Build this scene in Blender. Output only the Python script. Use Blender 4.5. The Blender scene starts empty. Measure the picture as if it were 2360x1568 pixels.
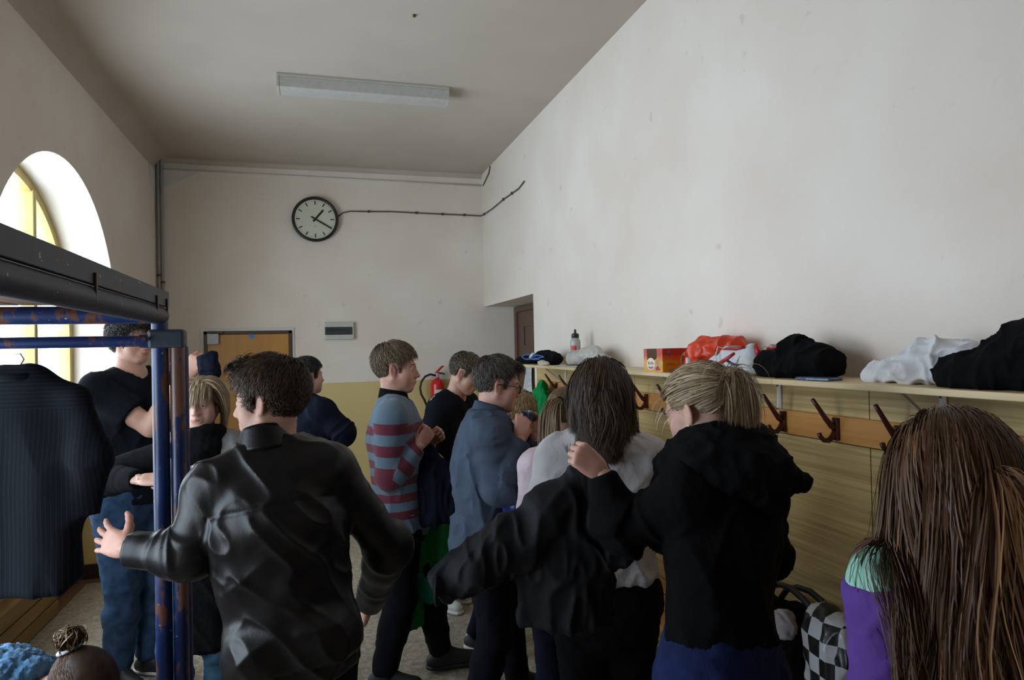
import bpy, bmesh, math, random
import numpy as np
from math import sin, cos, tan, atan, radians, pi, sqrt
from mathutils import Vector, Matrix

SC = bpy.context.scene
COL = SC.collection
rng = np.random.default_rng(7)
random.seed(7)

# ---------------------------------------------------------------- camera
F_PX = 1580.0                                   # focal length in pixels of a 2360 x 1568 frame
CAM = np.array([0.0, 0.0, 1.78])
YAW, PITCH, ROLL = atan(458 / F_PX), atan(19 / F_PX), radians(1.2)
FW = np.array([sin(YAW) * cos(PITCH), cos(YAW) * cos(PITCH), sin(PITCH)])
_r = np.array([cos(YAW), -sin(YAW), 0.0]); _u = np.cross(_r, FW)
RT = _r * cos(ROLL) - _u * sin(ROLL)
UP = _u * cos(ROLL) + _r * sin(ROLL)
cd = bpy.data.cameras.new('camera'); cam = bpy.data.objects.new('camera', cd); COL.objects.link(cam)
cd.sensor_width = 36.0; cd.lens = 36.0 * F_PX / 2360.0; cd.clip_start = 0.05; cd.clip_end = 200
m = Matrix.Identity(4)
for i in range(3):
    m[i][0] = RT[i]; m[i][1] = UP[i]; m[i][2] = -FW[i]; m[i][3] = CAM[i]
cam.matrix_world = m
SC.camera = cam

def W(px, py, d):
    """world point seen at pixel (px, py) at a distance d along the lens axis"""
    return CAM + d * (FW + RT * (px - 1180) / F_PX - UP * (py - 784) / F_PX)
def Wx(px, py, X):
    d = FW + RT * (px - 1180) / F_PX - UP * (py - 784) / F_PX
    return CAM + d * (X / d[0])
def Wy(px, py, Y):
    d = FW + RT * (px - 1180) / F_PX - UP * (py - 784) / F_PX
    return CAM + d * (Y / d[1])
def Wz(px, py, Z):
    d = FW + RT * (px - 1180) / F_PX - UP * (py - 784) / F_PX
    return CAM + d * ((Z - CAM[2]) / d[2])

# ---------------------------------------------------------------- world, exposure
SC.view_settings.view_transform = 'Standard'; SC.view_settings.look = 'None'
SC.view_settings.gamma = 1.0; SC.view_settings.use_curve_mapping = False
SC.view_settings.exposure = 1.22
w = bpy.data.worlds.new('daylight_sky'); SC.world = w; w.use_nodes = True
bg = w.node_tree.nodes['Background']
bg.inputs['Color'].default_value = (0.74, 0.85, 1.0, 1); bg.inputs['Strength'].default_value = 4.2

# room numbers (metres): camera stands at x = 0, y = 0
XL, XR, YB, YF, ZC = -1.53, 1.92, 7.753, -2.6, 3.814
DADO = 1.444
XW = -1.85                       # plane of the window in its niche
WIN = (5.05, 2.2)                # centres of the arched windows on the left wall
HW, SPR, RISE = 1.20, 1.90, 1.17  # half width, springing height and rise of the arches

for i, yc in enumerate(WIN):     # daylight enters by the windows: portals guide its sampling
    l = bpy.data.lights.new('window_daylight_portal', 'AREA'); l.shape = 'RECTANGLE'
    l.size = 2 * HW; l.size_y = 2.3; l.cycles.is_portal = True
    o = bpy.data.objects.new('window_daylight_portal', l); COL.objects.link(o)
    o.location = (XW - 0.13, yc, 1.97); o.rotation_euler = (0, -pi / 2, 0)
    o.rotation_euler = Matrix(((0, 0, -1), (1, 0, 0), (0, -1, 0))).to_euler()

# ---------------------------------------------------------------- materials
def _new(name):
    mt = bpy.data.materials.new(name); mt.use_nodes = True
    nt = mt.node_tree
    return mt, nt, nt.nodes['Principled BSDF']
def _n(nt, t, **kw):
    n = nt.nodes.new(t)
    for k, v in kw.items():
        if k.startswith('i_'):
            n.inputs[k[2:].replace('_', ' ')].default_value = v
        else: setattr(n, k, v)
    return n
def rgb(c): return (c[0], c[1], c[2], 1.0)
def ramp(nt, fac, stops):
    r = nt.nodes.new('ShaderNodeValToRGB'); e = r.color_ramp.elements
    while len(e) < len(stops): e.new(0.5)
    for s, (p, c) in zip(e, stops): s.position = p; s.color = rgb(c)
    nt.links.new(fac, r.inputs['Fac']); return r
def mat(name, col, rough=0.6, var=0.12, scale=14.0, bump=0.0, bscale=120.0, metal=0.0, spec=0.5, stretch=(1, 1, 1), sheen=0.0, coat=0.0, detail=4.0):
    mt, nt, b = _new(name); L = nt.links.new
    tc = _n(nt, 'ShaderNodeTexCoord'); mp = _n(nt, 'ShaderNodeMapping'); mp.inputs['Scale'].default_value = stretch
    L(tc.outputs['Object'], mp.inputs['Vector'])
    nz = _n(nt, 'ShaderNodeTexNoise'); nz.inputs['Scale'].default_value = scale; nz.inputs['Detail'].default_value = detail
    L(mp.outputs['Vector'], nz.inputs['Vector'])
    lo = tuple(max(0, c * (1 - var)) for c in col); hi = tuple(min(1, c * (1 + var)) for c in col)
    r = ramp(nt, nz.outputs['Fac'], [(0.3, lo), (0.7, hi)])
    L(r.outputs['Color'], b.inputs['Base Color'])
    b.inputs['Roughness'].default_value = rough; b.inputs['Metallic'].default_value = metal
    b.inputs['Specular IOR Level'].default_value = spec
    b.inputs['Sheen Weight'].default_value = sheen; b.inputs['Coat Weight'].default_value = coat
    if bump:
        n2 = _n(nt, 'ShaderNodeTexNoise'); n2.inputs['Scale'].default_value = bscale; n2.inputs['Detail'].default_value = 3
        L(mp.outputs['Vector'], n2.inputs['Vector'])
        bp = _n(nt, 'ShaderNodeBump'); bp.inputs['Strength'].default_value = bump; bp.inputs['Distance'].default_value = 0.01
        L(n2.outputs['Fac'], bp.inputs['Height']); L(bp.outputs['Normal'], b.inputs['Normal'])
    return mt
def cloth(name, col, rough=0.92, var=0.15, bump=0.35, bscale=60.0, sheen=0.0, spec=0.1):
    return mat(name, col, rough, var, 9.0, bump, bscale, spec=spec, sheen=sheen)

def wall_paint(name):
    """white limewash above, ochre oil dado below, with patchy wear"""
    mt, nt, b = _new(name); L = nt.links.new
    g = _n(nt, 'ShaderNodeNewGeometry'); sx = _n(nt, 'ShaderNodeSeparateXYZ'); L(g.outputs['Position'], sx.inputs['Vector'])
    st = _n(nt, 'ShaderNodeMath', operation='GREATER_THAN'); st.inputs[1].default_value = DADO; L(sx.outputs['Z'], st.inputs[0])
    nz = _n(nt, 'ShaderNodeTexNoise'); nz.inputs['Scale'].default_value = 1.3; nz.inputs['Detail'].default_value = 6; L(g.outputs['Position'], nz.inputs['Vector'])
    wh = ramp(nt, nz.outputs['Fac'], [(0.3, (0.73, 0.63, 0.55)), (0.6, (0.785, 0.715, 0.64)), (0.75, (0.805, 0.745, 0.685))])
    oc = ramp(nt, nz.outputs['Fac'], [(0.3, (0.62, 0.47, 0.20)), (0.7, (0.68, 0.53, 0.25))])
    mx = _n(nt, 'ShaderNodeMix', data_type='RGBA'); L(st.outputs[0], mx.inputs[0]); L(oc.outputs['Color'], mx.inputs[6]); L(wh.outputs['Color'], mx.inputs[7])
    n3 = _n(nt, 'ShaderNodeTexNoise'); n3.inputs['Scale'].default_value = 9.0; n3.inputs['Detail'].default_value = 8; L(g.outputs['Position'], n3.inputs['Vector'])
    spot = ramp(nt, n3.outputs['Fac'], [(0.0, (0.62, 0.58, 0.52)), (0.27, (0.9, 0.88, 0.85)), (0.32, (1, 1, 1))])
    mul = _n(nt, 'ShaderNodeMix', data_type='RGBA', blend_type='MULTIPLY'); mul.inputs[0].default_value = 1.0
    L(mx.outputs[2], mul.inputs[6]); L(spot.outputs['Color'], mul.inputs[7]); L(mul.outputs[2], b.inputs['Base Color'])
    rr = _n(nt, 'ShaderNodeMapRange'); rr.inputs[3].default_value = 0.5; rr.inputs[4].default_value = 0.95; L(st.outputs[0], rr.inputs[0]); L(rr.outputs[0], b.inputs['Roughness'])
    n2 = _n(nt, 'ShaderNodeTexNoise'); n2.inputs['Scale'].default_value = 26; n2.inputs['Detail'].default_value = 6; L(g.outputs['Position'], n2.inputs['Vector'])
    bp = _n(nt, 'ShaderNodeBump'); bp.inputs['Strength'].default_value = 0.12; bp.inputs['Distance'].default_value = 0.02
    L(n2.outputs['Fac'], bp.inputs['Height']); L(bp.outputs['Normal'], b.inputs['Normal'])
    return mt
def wood(name, c1, c2, axis=1, scale=3.0, rough=0.45, stretch=14.0, bump=0.05, coord='Object'):
    """straight grain running along one axis"""
    mt, nt, b = _new(name); L = nt.links.new
    tc = _n(nt, 'ShaderNodeTexCoord'); mp = _n(nt, 'ShaderNodeMapping')
    s = [scale * stretch] * 3; s[axis] = scale * 0.5
    mp.inputs['Scale'].default_value = s; L(tc.outputs[coord], mp.inputs['Vector'])
    nz = _n(nt, 'ShaderNodeTexNoise'); nz.inputs['Scale'].default_value = 1.0; nz.inputs['Detail'].default_value = 5; nz.inputs['Distortion'].default_value = 0.4
    L(mp.outputs['Vector'], nz.inputs['Vector'])
    mid = tuple((a + c) / 2 for a, c in zip(c1, c2))
    r = ramp(nt, nz.outputs['Fac'], [(0.32, c1), (0.5, mid), (0.68, c2)])
    L(r.outputs['Color'], b.inputs['Base Color']); b.inputs['Roughness'].default_value = rough
    if bump:
        bp = _n(nt, 'ShaderNodeBump'); bp.inputs['Strength'].default_value = bump; bp.inputs['Distance'].default_value = 0.01
        L(nz.outputs['Fac'], bp.inputs['Height']); L(bp.outputs['Normal'], b.inputs['Normal'])
    return mt
def lino(name):
    mt, nt, b = _new(name); L = nt.links.new
    tc = _n(nt, 'ShaderNodeTexCoord')
    nz = _n(nt, 'ShaderNodeTexNoise'); nz.inputs['Scale'].default_value = 30; nz.inputs['Detail'].default_value = 6; nz.inputs['Distortion'].default_value = 1.0; L(tc.outputs['Object'], nz.inputs['Vector'])
    r = ramp(nt, nz.outputs['Fac'], [(0.35, (0.20, 0.165, 0.125)), (0.5, (0.29, 0.245, 0.19)), (0.65, (0.40, 0.35, 0.29))])
    L(r.outputs['Color'], b.inputs['Base Color']); b.inputs['Roughness'].default_value = 0.38
    bp = _n(nt, 'ShaderNodeBump'); bp.inputs['Strength'].default_value = 0.08; L(nz.outputs['Fac'], bp.inputs['Height']); L(bp.outputs['Normal'], b.inputs['Normal'])
    return mt
def chipped(name, paint, bare, thr=0.57, rough=0.35):
    """old paint worn through to bare or rusty metal"""
    mt, nt, b = _new(name); L = nt.links.new
    tc = _n(nt, 'ShaderNodeTexCoord'); mp = _n(nt, 'ShaderNodeMapping'); mp.inputs['Scale'].default_value = (9, 9, 3.2); L(tc.outputs['Object'], mp.inputs['Vector'])
    nz = _n(nt, 'ShaderNodeTexNoise'); nz.inputs['Scale'].default_value = 1.6; nz.inputs['Detail'].default_value = 8; nz.inputs['Roughness'].default_value = 0.65; L(mp.outputs['Vector'], nz.inputs['Vector'])
    r = ramp(nt, nz.outputs['Fac'], [(0.3, tuple(c * .6 for c in paint)), (thr - .03, paint), (thr, bare), (0.75, tuple(c * .55 for c in bare))])
    n2 = _n(nt, 'ShaderNodeTexNoise'); n2.inputs['Scale'].default_value = 55; n2.inputs['Detail'].default_value = 2; L(tc.outputs['Object'], n2.inputs['Vector'])
    r2 = ramp(nt, n2.outputs['Fac'], [(0.72, (0, 0, 0)), (0.74, (1, 1, 1))])
    mx = _n(nt, 'ShaderNodeMix', data_type='RGBA'); L(r2.outputs['Color'], mx.inputs[0]); L(r.outputs['Color'], mx.inputs[6]); mx.inputs[7].default_value = (0.45, 0.47, 0.5, 1)
    L(mx.outputs[2], b.inputs['Base Color']); b.inputs['Roughness'].default_value = rough
    bp = _n(nt, 'ShaderNodeBump'); bp.inputs['Strength'].default_value = 0.25; bp.inputs['Distance'].default_value = 0.004; L(nz.outputs['Fac'], bp.inputs['Height']); L(bp.outputs['Normal'], b.inputs['Normal'])
    return mt
def glass_pane(name, tint=(0.93, 0.96, 0.95)):
    mt, nt, b = _new(name); nt.nodes.remove(b); L = nt.links.new
    tr = _n(nt, 'ShaderNodeBsdfTransparent'); tr.inputs['Color'].default_value = rgb(tint)
    gl = _n(nt, 'ShaderNodeBsdfGlossy'); gl.inputs['Roughness'].default_value = 0.03
    mx = _n(nt, 'ShaderNodeMixShader'); fr = _n(nt, 'ShaderNodeFresnel'); fr.inputs['IOR'].default_value = 1.5
    L(fr.outputs[0], mx.inputs[0]); L(tr.outputs[0], mx.inputs[1]); L(gl.outputs[0], mx.inputs[2])
    L(mx.outputs[0], nt.nodes['Material Output'].inputs['Surface'])
    return mt
def attr_cloth(name, stops, freq, attr='s', rough=0.95, bump=0.4, bscale=140):
    """bands of colour along a coordinate woven into the garment (stripes)"""
    mt, nt, b = _new(name); L = nt.links.new
    a = _n(nt, 'ShaderNodeAttribute'); a.attribute_name = attr
    mu = _n(nt, 'ShaderNodeMath', operation='MULTIPLY'); mu.inputs[1].default_value = freq; L(a.outputs['Fac'], mu.inputs[0])
    fr = _n(nt, 'ShaderNodeMath', operation='FRACT'); L(mu.outputs[0], fr.inputs[0])
    r = ramp(nt, fr.outputs[0], stops); r.color_ramp.interpolation = 'CONSTANT'
    L(r.outputs['Color'], b.inputs['Base Color']); b.inputs['Roughness'].default_value = rough; b.inputs['Specular IOR Level'].default_value = 0.15; b.inputs['Sheen Weight'].default_value = 0.2
    tc = _n(nt, 'ShaderNodeTexCoord'); nz = _n(nt, 'ShaderNodeTexNoise'); nz.inputs['Scale'].default_value = bscale; L(tc.outputs['Object'], nz.inputs['Vector'])
    bp = _n(nt, 'ShaderNodeBump'); bp.inputs['Strength'].default_value = bump; bp.inputs['Distance'].default_value = 0.006; L(nz.outputs['Fac'], bp.inputs['Height']); L(bp.outputs['Normal'], b.inputs['Normal'])
    return mt
def skin_mat(name='skin'):
    mt, nt, b = _new(name); L = nt.links.new
    a = _n(nt, 'ShaderNodeAttribute'); a.attribute_name = 'tint'
    tc = _n(nt, 'ShaderNodeTexCoord'); nz = _n(nt, 'ShaderNodeTexNoise'); nz.inputs['Scale'].default_value = 18; nz.inputs['Detail'].default_value = 5; L(tc.outputs['Object'], nz.inputs['Vector'])
    r = ramp(nt, nz.outputs['Fac'], [(0.3, (0.88, 0.78, 0.76)), (0.7, (1, 1, 1))])
    mul = _n(nt, 'ShaderNodeMix', data_type='RGBA', blend_type='MULTIPLY'); mul.inputs[0].default_value = 1.0; L(a.outputs['Color'], mul.inputs[6]); L(r.outputs['Color'], mul.inputs[7])
    L(mul.outputs[2], b.inputs['Base Color']); b.inputs['Roughness'].default_value = 0.5; b.inputs['Specular IOR Level'].default_value = 0.4
    b.inputs['Subsurface Weight'].default_value = 0.12; b.inputs['Subsurface Radius'].default_value = (0.012, 0.005, 0.003); b.inputs['Subsurface Scale'].default_value = 0.6
    n2 = _n(nt, 'ShaderNodeTexNoise'); n2.inputs['Scale'].default_value = 260; L(tc.outputs['Object'], n2.inputs['Vector'])
    bp = _n(nt, 'ShaderNodeBump'); bp.inputs['Strength'].default_value = 0.08; bp.inputs['Distance'].default_value = 0.003; L(n2.outputs['Fac'], bp.inputs['Height']); L(bp.outputs['Normal'], b.inputs['Normal'])
    return mt
def hair_mat(name, dark, light, rough=0.5):
    mt, nt, b = _new(name); L = nt.links.new
    a = _n(nt, 'ShaderNodeAttribute'); a.attribute_name = 's'
    r = ramp(nt, a.outputs['Fac'], [(0.0, tuple(c * .75 for c in dark)), (0.45, dark), (1.0, light)])
    L(r.outputs['Color'], b.inputs['Base Color']); b.inputs['Roughness'].default_value = rough; b.inputs['Specular IOR Level'].default_value = 0.3
    return mt

# ---------------------------------------------------------------- objects
def link(o, parent=None):
    COL.objects.link(o)
    if parent is not None: o.parent = parent
    return o
def mesh_obj(name, v, f, mt, parent=None, smooth=False, loc=None, rotz=0.0):
    """f: list of polygons, or an (n, 4) / (n, 3) array"""
    me = bpy.data.meshes.new(name)
    v = np.asarray(v, dtype=np.float64).reshape(-1, 3)
    if isinstance(f, np.ndarray):
        k = f.shape[1]; n = len(f)
        me.vertices.add(len(v)); me.vertices.foreach_set('co', v.astype(np.float32).ravel())
        me.loops.add(n * k); me.loops.foreach_set('vertex_index', f.astype(np.int32).ravel())
        me.polygons.add(n); me.polygons.foreach_set('loop_start', np.arange(0, n * k, k, dtype=np.int32)); me.polygons.foreach_set('loop_total', np.full(n, k, dtype=np.int32))
        me.update(calc_edges=True)
    else:
        me.from_pydata([tuple(p) for p in v], [], f); me.update()
    if smooth: me.polygons.foreach_set('use_smooth', np.ones(len(me.polygons), dtype=bool))
    for k in (mt if isinstance(mt, (list, tuple)) else [mt]): me.materials.append(k)
    o = bpy.data.objects.new(name, me)
    if loc is not None: o.location = tuple(loc)
    o.rotation_euler = (0, 0, rotz)
    return link(o, parent)
def bm_obj(name, bm, mt, parent=None, smooth=False, loc=None, rot=None):
    me = bpy.data.meshes.new(name); bmesh.ops.recalc_face_normals(bm, faces=bm.faces); bm.to_mesh(me); bm.free()
    if smooth: me.polygons.foreach_set('use_smooth', np.ones(len(me.polygons), dtype=bool))
    for k in (mt if isinstance(mt, (list, tuple)) else [mt]): me.materials.append(k)
    o = bpy.data.objects.new(name, me)
    if loc is not None: o.location = tuple(loc)
    if rot is not None: o.rotation_euler = rot
    return link(o, parent)
def b_box(bm, lo, hi, bev=0.0):
    c = [(a + b) / 2 for a, b in zip(lo, hi)]; s = [abs(b - a) for a, b in zip(lo, hi)]
    g = bmesh.ops.create_cube(bm, size=1.0, matrix=Matrix.Translation(c) @ Matrix.Diagonal((*s, 1)))
    if bev:
        e = list({e for v in g['verts'] for e in v.link_edges})
        bmesh.ops.bevel(bm, geom=e, offset=bev, segments=2, affect='EDGES', profile=0.5)
def b_cyl(bm, a, b, r, r2=None, seg=20):
    a, b = Vector(a), Vector(b); d = b - a
    q = d.to_track_quat('Z', 'Y').to_matrix().to_4x4()
    bmesh.ops.create_cone(bm, cap_ends=True, segments=seg, radius1=r, radius2=r if r2 is None else r2, depth=d.length, matrix=Matrix.Translation((a + b) / 2) @ q)
def box(name, lo, hi, mt, parent=None, bev=0.004, origin=None):
    o = np.zeros(3) if origin is None else np.asarray(origin, float)
    bm = bmesh.new(); b_box(bm, np.asarray(lo) - o, np.asarray(hi) - o, bev)
    return bm_obj(name, bm, mt, parent, loc=o if origin is not None else None)
def cyl(name, a, b, r, mt, parent=None, r2=None, seg=24):
    bm = bmesh.new(); b_cyl(bm, a, b, r, r2, seg); o = bm_obj(name, bm, mt, parent, smooth=True); auto(o); return o
def auto(o, ang=40):
    """smooth shading with hard edges kept"""
    me = o.data; bm = bmesh.new(); bm.from_mesh(me)
    for e in bm.edges:
        if len(e.link_faces) == 2 and e.calc_face_angle(0) > radians(ang): e.smooth = False
    for f in bm.faces: f.smooth = True
    bm.to_mesh(me); bm.free()
def tube_geo(pts, r, seg=8, caps=True):
    """swept tube, r scalar or per-point radius"""
    p = np.asarray(pts, float); n = len(p); r = np.broadcast_to(np.asarray(r, float), (n,))
    t = np.gradient(p, axis=0); t /= np.linalg.norm(t, axis=1)[:, None] + 1e-9
    up = np.array([0, 0, 1.0]) if abs(t[0][2]) < 0.9 else np.array([1.0, 0, 0])
    V = []; s = np.cross(t[0], up); s /= np.linalg.norm(s)
    for i in range(n):
        s = s - t[i] * (s @ t[i]); s /= np.linalg.norm(s) + 1e-9; b = np.cross(t[i], s)
        for k in range(seg):
            a = 2 * pi * k / seg; V.append(p[i] + r[i] * (s * cos(a) + b * sin(a)))
    Fc = [(i * seg + k, i * seg + (k + 1) % seg, (i + 1) * seg + (k + 1) % seg, (i + 1) * seg + k) for i in range(n - 1) for k in range(seg)]
    if caps: Fc += [tuple(range(seg))[::-1], tuple(range((n - 1) * seg, n * seg))]
    return np.array(V), Fc
def tube(name, pts, r, mt, parent=None, seg=8):
    v, f = tube_geo(pts, r, seg); return mesh_obj(name, v, f, mt, parent, smooth=True)
def lathe(name, prof, mt, parent=None, loc=(0, 0, 0), seg=28):
    V = []; n = len(prof)
    for (r, z) in prof:
        for k in range(seg):
            a = 2 * pi * k / seg; V.append((r * cos(a), r * sin(a), z))
    Fc = [(i * seg + k, i * seg + (k + 1) % seg, (i + 1) * seg + (k + 1) % seg, (i + 1) * seg + k) for i in range(n - 1) for k in range(seg)]
    Fc += [tuple(range(seg))[::-1], tuple(range((n - 1) * seg, n * seg))]
    o = mesh_obj(name, V, Fc, mt, parent, smooth=True, loc=loc); auto(o); return o
def prism(name, poly, axis, lo, hi, mt, parent=None):
    """polygon in the two other axes, pushed along axis"""
    ax = [i for i in range(3) if i != axis]; V = []
    for t in (lo, hi):
        for p in poly:
            q = [0, 0, 0]; q[ax[0]] = p[0]; q[ax[1]] = p[1]; q[axis] = t; V.append(q)
    n = len(poly); Fc = [tuple(range(n))[::-1], tuple(range(n, 2 * n))] + [(i, (i + 1) % n, n + (i + 1) % n, n + i) for i in range(n)]
    bm = bmesh.new(); vs = [bm.verts.new(q) for q in V]
    for f in Fc: bm.faces.new([vs[i] for i in f])
    return bm_obj(name, bm, mt, parent)
def tag(o, label=None, cat=None, group=None, kind=None):
    if label: o['label'] = label
    if cat: o['category'] = cat
    if group: o['group'] = group
    if kind: o['kind'] = kind
    return o
def thing(name, label, cat, loc=(0, 0, 0), rotz=0.0, group=None):
    o = bpy.data.objects.new(name, None); link(o); o.location = tuple(loc); o.rotation_euler = (0, 0, rotz); o.empty_display_size = 0.1
    return tag(o, label, cat, group)
def copy_tree(o, parent=None):
    c = o.copy(); COL.objects.link(c); c.parent = parent
    for ch in o.children: copy_tree(ch, c)
    return c
def text_obj(name, s, size, mt, parent, loc, rot, extrude=0.0004, align='CENTER'):
    """flat lettering turned into a mesh"""
    cu = bpy.data.curves.new(name, 'FONT'); cu.body = s; cu.size = size; cu.align_x = align; cu.align_y = 'CENTER'; cu.extrude = extrude; cu.resolution_u = 3
    o = bpy.data.objects.new(name, cu); link(o); bpy.context.view_layer.update()
    me = bpy.data.meshes.new_from_object(o.evaluated_get(bpy.context.evaluated_depsgraph_get())); bpy.data.objects.remove(o)
    me.materials.clear(); me.materials.append(mt)
    o = bpy.data.objects.new(name, me); o.location = tuple(loc); o.rotation_euler = rot
    return link(o, parent)
# ================================================================ the room
M = {}
M['wall'] = wall_paint('limewash_and_ochre_dado')
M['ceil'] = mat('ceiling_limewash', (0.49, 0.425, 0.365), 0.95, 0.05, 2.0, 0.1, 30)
M['floor'] = lino('mottled_linoleum')
M['base'] = mat('dark_brown_skirting', (0.035, 0.022, 0.016), 0.5)
M['edge'] = mat('red_brown_floor_border', (0.16, 0.075, 0.035), 0.5)
M['yellow_frame'] = mat('yellow_varnished_frame', (0.47, 0.36, 0.12), 0.4, 0.1, 8)
M['glass'] = glass_pane('window_glass'); M['old_glass'] = glass_pane('old_double_glazing', (0.76, 0.80, 0.78))
M['panel'] = wood('light_oak_laminate', (0.41, 0.285, 0.105), (0.65, 0.485, 0.22), 1, 3.2, 0.45, 26.0)
M['pine'] = wood('orange_pine', (0.52, 0.22, 0.05), (0.66, 0.32, 0.09), 1, 3.0, 0.4, 10.0)
M['shelf'] = wood('pale_spruce', (0.60, 0.44, 0.23), (0.76, 0.60, 0.36), 1, 3.0, 0.5, 9.0)
M['doorwood'] = wood('orange_brown_veneer', (0.42, 0.19, 0.035), (0.52, 0.25, 0.055), 2, 2.0, 0.4, 6.0)
M['brown_paint'] = mat('brown_door_paint', (0.115, 0.06, 0.036), 0.42, 0.06)
M['dark_steel'] = mat('dark_brown_steel', (0.06, 0.03, 0.02), 0.45)
M['white_metal'] = mat('white_enamel', (0.72, 0.72, 0.71), 0.4, 0.03)
M['grey_plastic'] = mat('grey_plastic', (0.42, 0.44, 0.46), 0.45, 0.05)
M['black'] = mat('black_plastic', (0.012, 0.012, 0.012), 0.4)
M['plaster'] = mat('fresh_plaster_patch', (0.66, 0.65, 0.63), 0.95, 0.03)
M['pipe'] = mat('grey_painted_pipe', (0.30, 0.29, 0.27), 0.45, 0.1)

def structure(o): o['kind'] = 'structure'; return o

def arch_z(t):            # t in -1..1 across the opening
    return SPR + RISE * sqrt(max(0.0, 1 - t * t))
# left wall: one sheet with arched niches that reach the floor
V, Fc = [], []
def quad(a, b, c, d):
    n = len(V); V.extend([a, b, c, d]); Fc.append((n, n + 1, n + 2, n + 3))
edges = [YF] + sum([[yc - HW, yc + HW] for yc in sorted(WIN)], []) + [YB]
for i in range(0, len(edges), 2):
    y0, y1 = edges[i], edges[i + 1]
    quad((XL, y0, 0), (XL, y1, 0), (XL, y1, ZC), (XL, y0, ZC))
N = 40
ts = [sin(-pi / 2 + pi * i / N) for i in range(N + 1)]
for yc in WIN:
    for a, b in zip(ts[:-1], ts[1:]):
        ya, yb, za, zb = yc + HW * a, yc + HW * b, arch_z(a), arch_z(b)
        quad((XL, ya, za), (XL, yb, zb), (XL, yb, ZC), (XL, ya, ZC))
        quad((XL, ya, za), (XW - .1, ya, za), (XW - .1, yb, zb), (XL, yb, zb))
    for s in (-1, 1):
        y = yc + s * HW
        quad((XL, y, 0), (XW - .1, y, 0), (XW - .1, y, SPR), (XL, y, SPR))
    quad((XW, yc - HW, 0), (XW, yc + HW, 0), (XW, yc + HW, .80), (XW, yc - HW, .80))
structure(mesh_obj('wall_left', V, Fc, M['wall']))
structure(mesh_obj('wall_back', [(XL, YB, 0), (2.35, YB, 0), (2.35, YB, ZC), (XL, YB, ZC)], [(0, 1, 2, 3)], M['wall']))
# right wall with the deep door recess beside the back wall
YD, ZD, XD = 5.905, 2.27, 2.325
V, Fc = [], []
quad((XR, YF, 0), (XR, YD, 0), (XR, YD, ZC), (XR, YF, ZC))
quad((XR, YD, ZD), (XR, YB, ZD), (XR, YB, ZC), (XR, YD, ZC))
quad((XR, YD, 0), (XD, YD, 0), (XD, YD, ZD), (XR, YD, ZD))
quad((XR, YD, ZD), (XD, YD, ZD), (XD, YB, ZD), (XR, YB, ZD))
quad((XD, YD, 0), (XD, YB, 0), (XD, YB, ZD), (XD, YD, ZD))
structure(mesh_obj('wall_right', V, Fc, M['wall']))
structure(mesh_obj('wall_front', [(XL, YF, 0), (XR, YF, 0), (XR, YF, ZC), (XL, YF, ZC)], [(0, 1, 2, 3)], M['wall']))
structure(mesh_obj('floor', [(XW - .1, YF, 0), (2.4, YF, 0), (2.4, YB, 0), (XW - .1, YB, 0)], [(0, 1, 2, 3)], M['floor']))
structure(mesh_obj('ceiling', [(XL, YF, ZC), (2.4, YF, ZC), (2.4, YB, ZC), (XL, YB, ZC)], [(3, 2, 1, 0)], M['ceil']))
# rounded coves where the walls meet the ceiling
def cove(name, p0, p1, inward, r=0.10):
    n = 7; poly = []
    for i in range(n + 1):
        a = pi / 2 * i / n; poly.append((r * (1 - cos(a)), r * (1 - sin(a)) * -1 + 0))
    V, Fc = [], []
    for p in (p0, p1):
        for u, d in [(r * (1 - sin(pi / 2 * i / n)), r * (1 - cos(pi / 2 * i / n))) for i in range(n + 1)]:
            V.append((p[0] + inward[0] * u, p[1] + inward[1] * u, ZC - d - .001))
    Fc = [(i, i + 1, n + 2 + i, n + 1 + i) for i in range(n)]
    structure(mesh_obj(name, V, Fc, M['ceil'], smooth=True))
cove('trim_1', (XL + .001, YF), (XL + .001, YB), (1, 0), 0.13)
cove('trim_2', (XL, YB - .001), (XR, YB - .001), (0, -1), 0.05)

# skirting and floor border
for nm, lo, hi in (('baseboard_left', (XL, WIN[0] + HW, 0), (XL + .02, YB, .12)), ('baseboard_back', (XL, YB - .02, 0), (-1.13, YB, .12)), ('baseboard_right', (-.20, YB - .02, 0), (2.3, YB, .12)),
                   ('baseboard_niche', (XW, WIN[0] - HW, 0), (XW + .02, WIN[0] + HW, .12)), ('baseboard_jamb', (XW, WIN[0] + HW - .02, 0), (XL, WIN[0] + HW, .12))):
    structure(box(nm, lo, hi, M['base'], bev=0))
structure(box('trim_3', (XW + .02, WIN[0] - HW, 0.001), (XW + .11, WIN[0] + HW - .02, .006), M['edge'], bev=0))
structure(box('trim_4', (XW + .02, WIN[0] + HW - .11, 0.001), (XL + .3, WIN[0] + HW - .02, .007), M['edge'], bev=0))

# arched windows: yellow casements in the niche
def arch_strip(yc, hw, spr, rise, wid, x0, x1, zb):
    """bent bar following the arch, legs down to zb"""
    pts = [(-1, zb)] + [(t, None) for t in ts] + [(1, zb)]
    V, Fc = [], []; n = 0
    for t, z in pts:
        zo = spr + rise * sqrt(max(0, 1 - t * t)) if z is None else z
        zi = spr + (rise - wid) * sqrt(max(0, 1 - t * t)) if z is None else z
        yo = yc + hw * t; yi = yc + (hw - wid) * t
        V += [(x0, yo, zo), (x1, yo, zo), (x1, yi, zi), (x0, yi, zi)]
    k = len(pts)
    for i in range(k - 1):
        for j in range(4): Fc.append((4 * i + j, 4 * i + (j + 1) % 4, 4 * i + 4 + (j + 1) % 4, 4 * i + 4 + j))
    Fc += [(0, 1, 2, 3), (4 * k - 4, 4 * k - 3, 4 * k - 2, 4 * k - 1)]
    return V, Fc
POSTS = (-0.42, 0.42)
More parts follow.
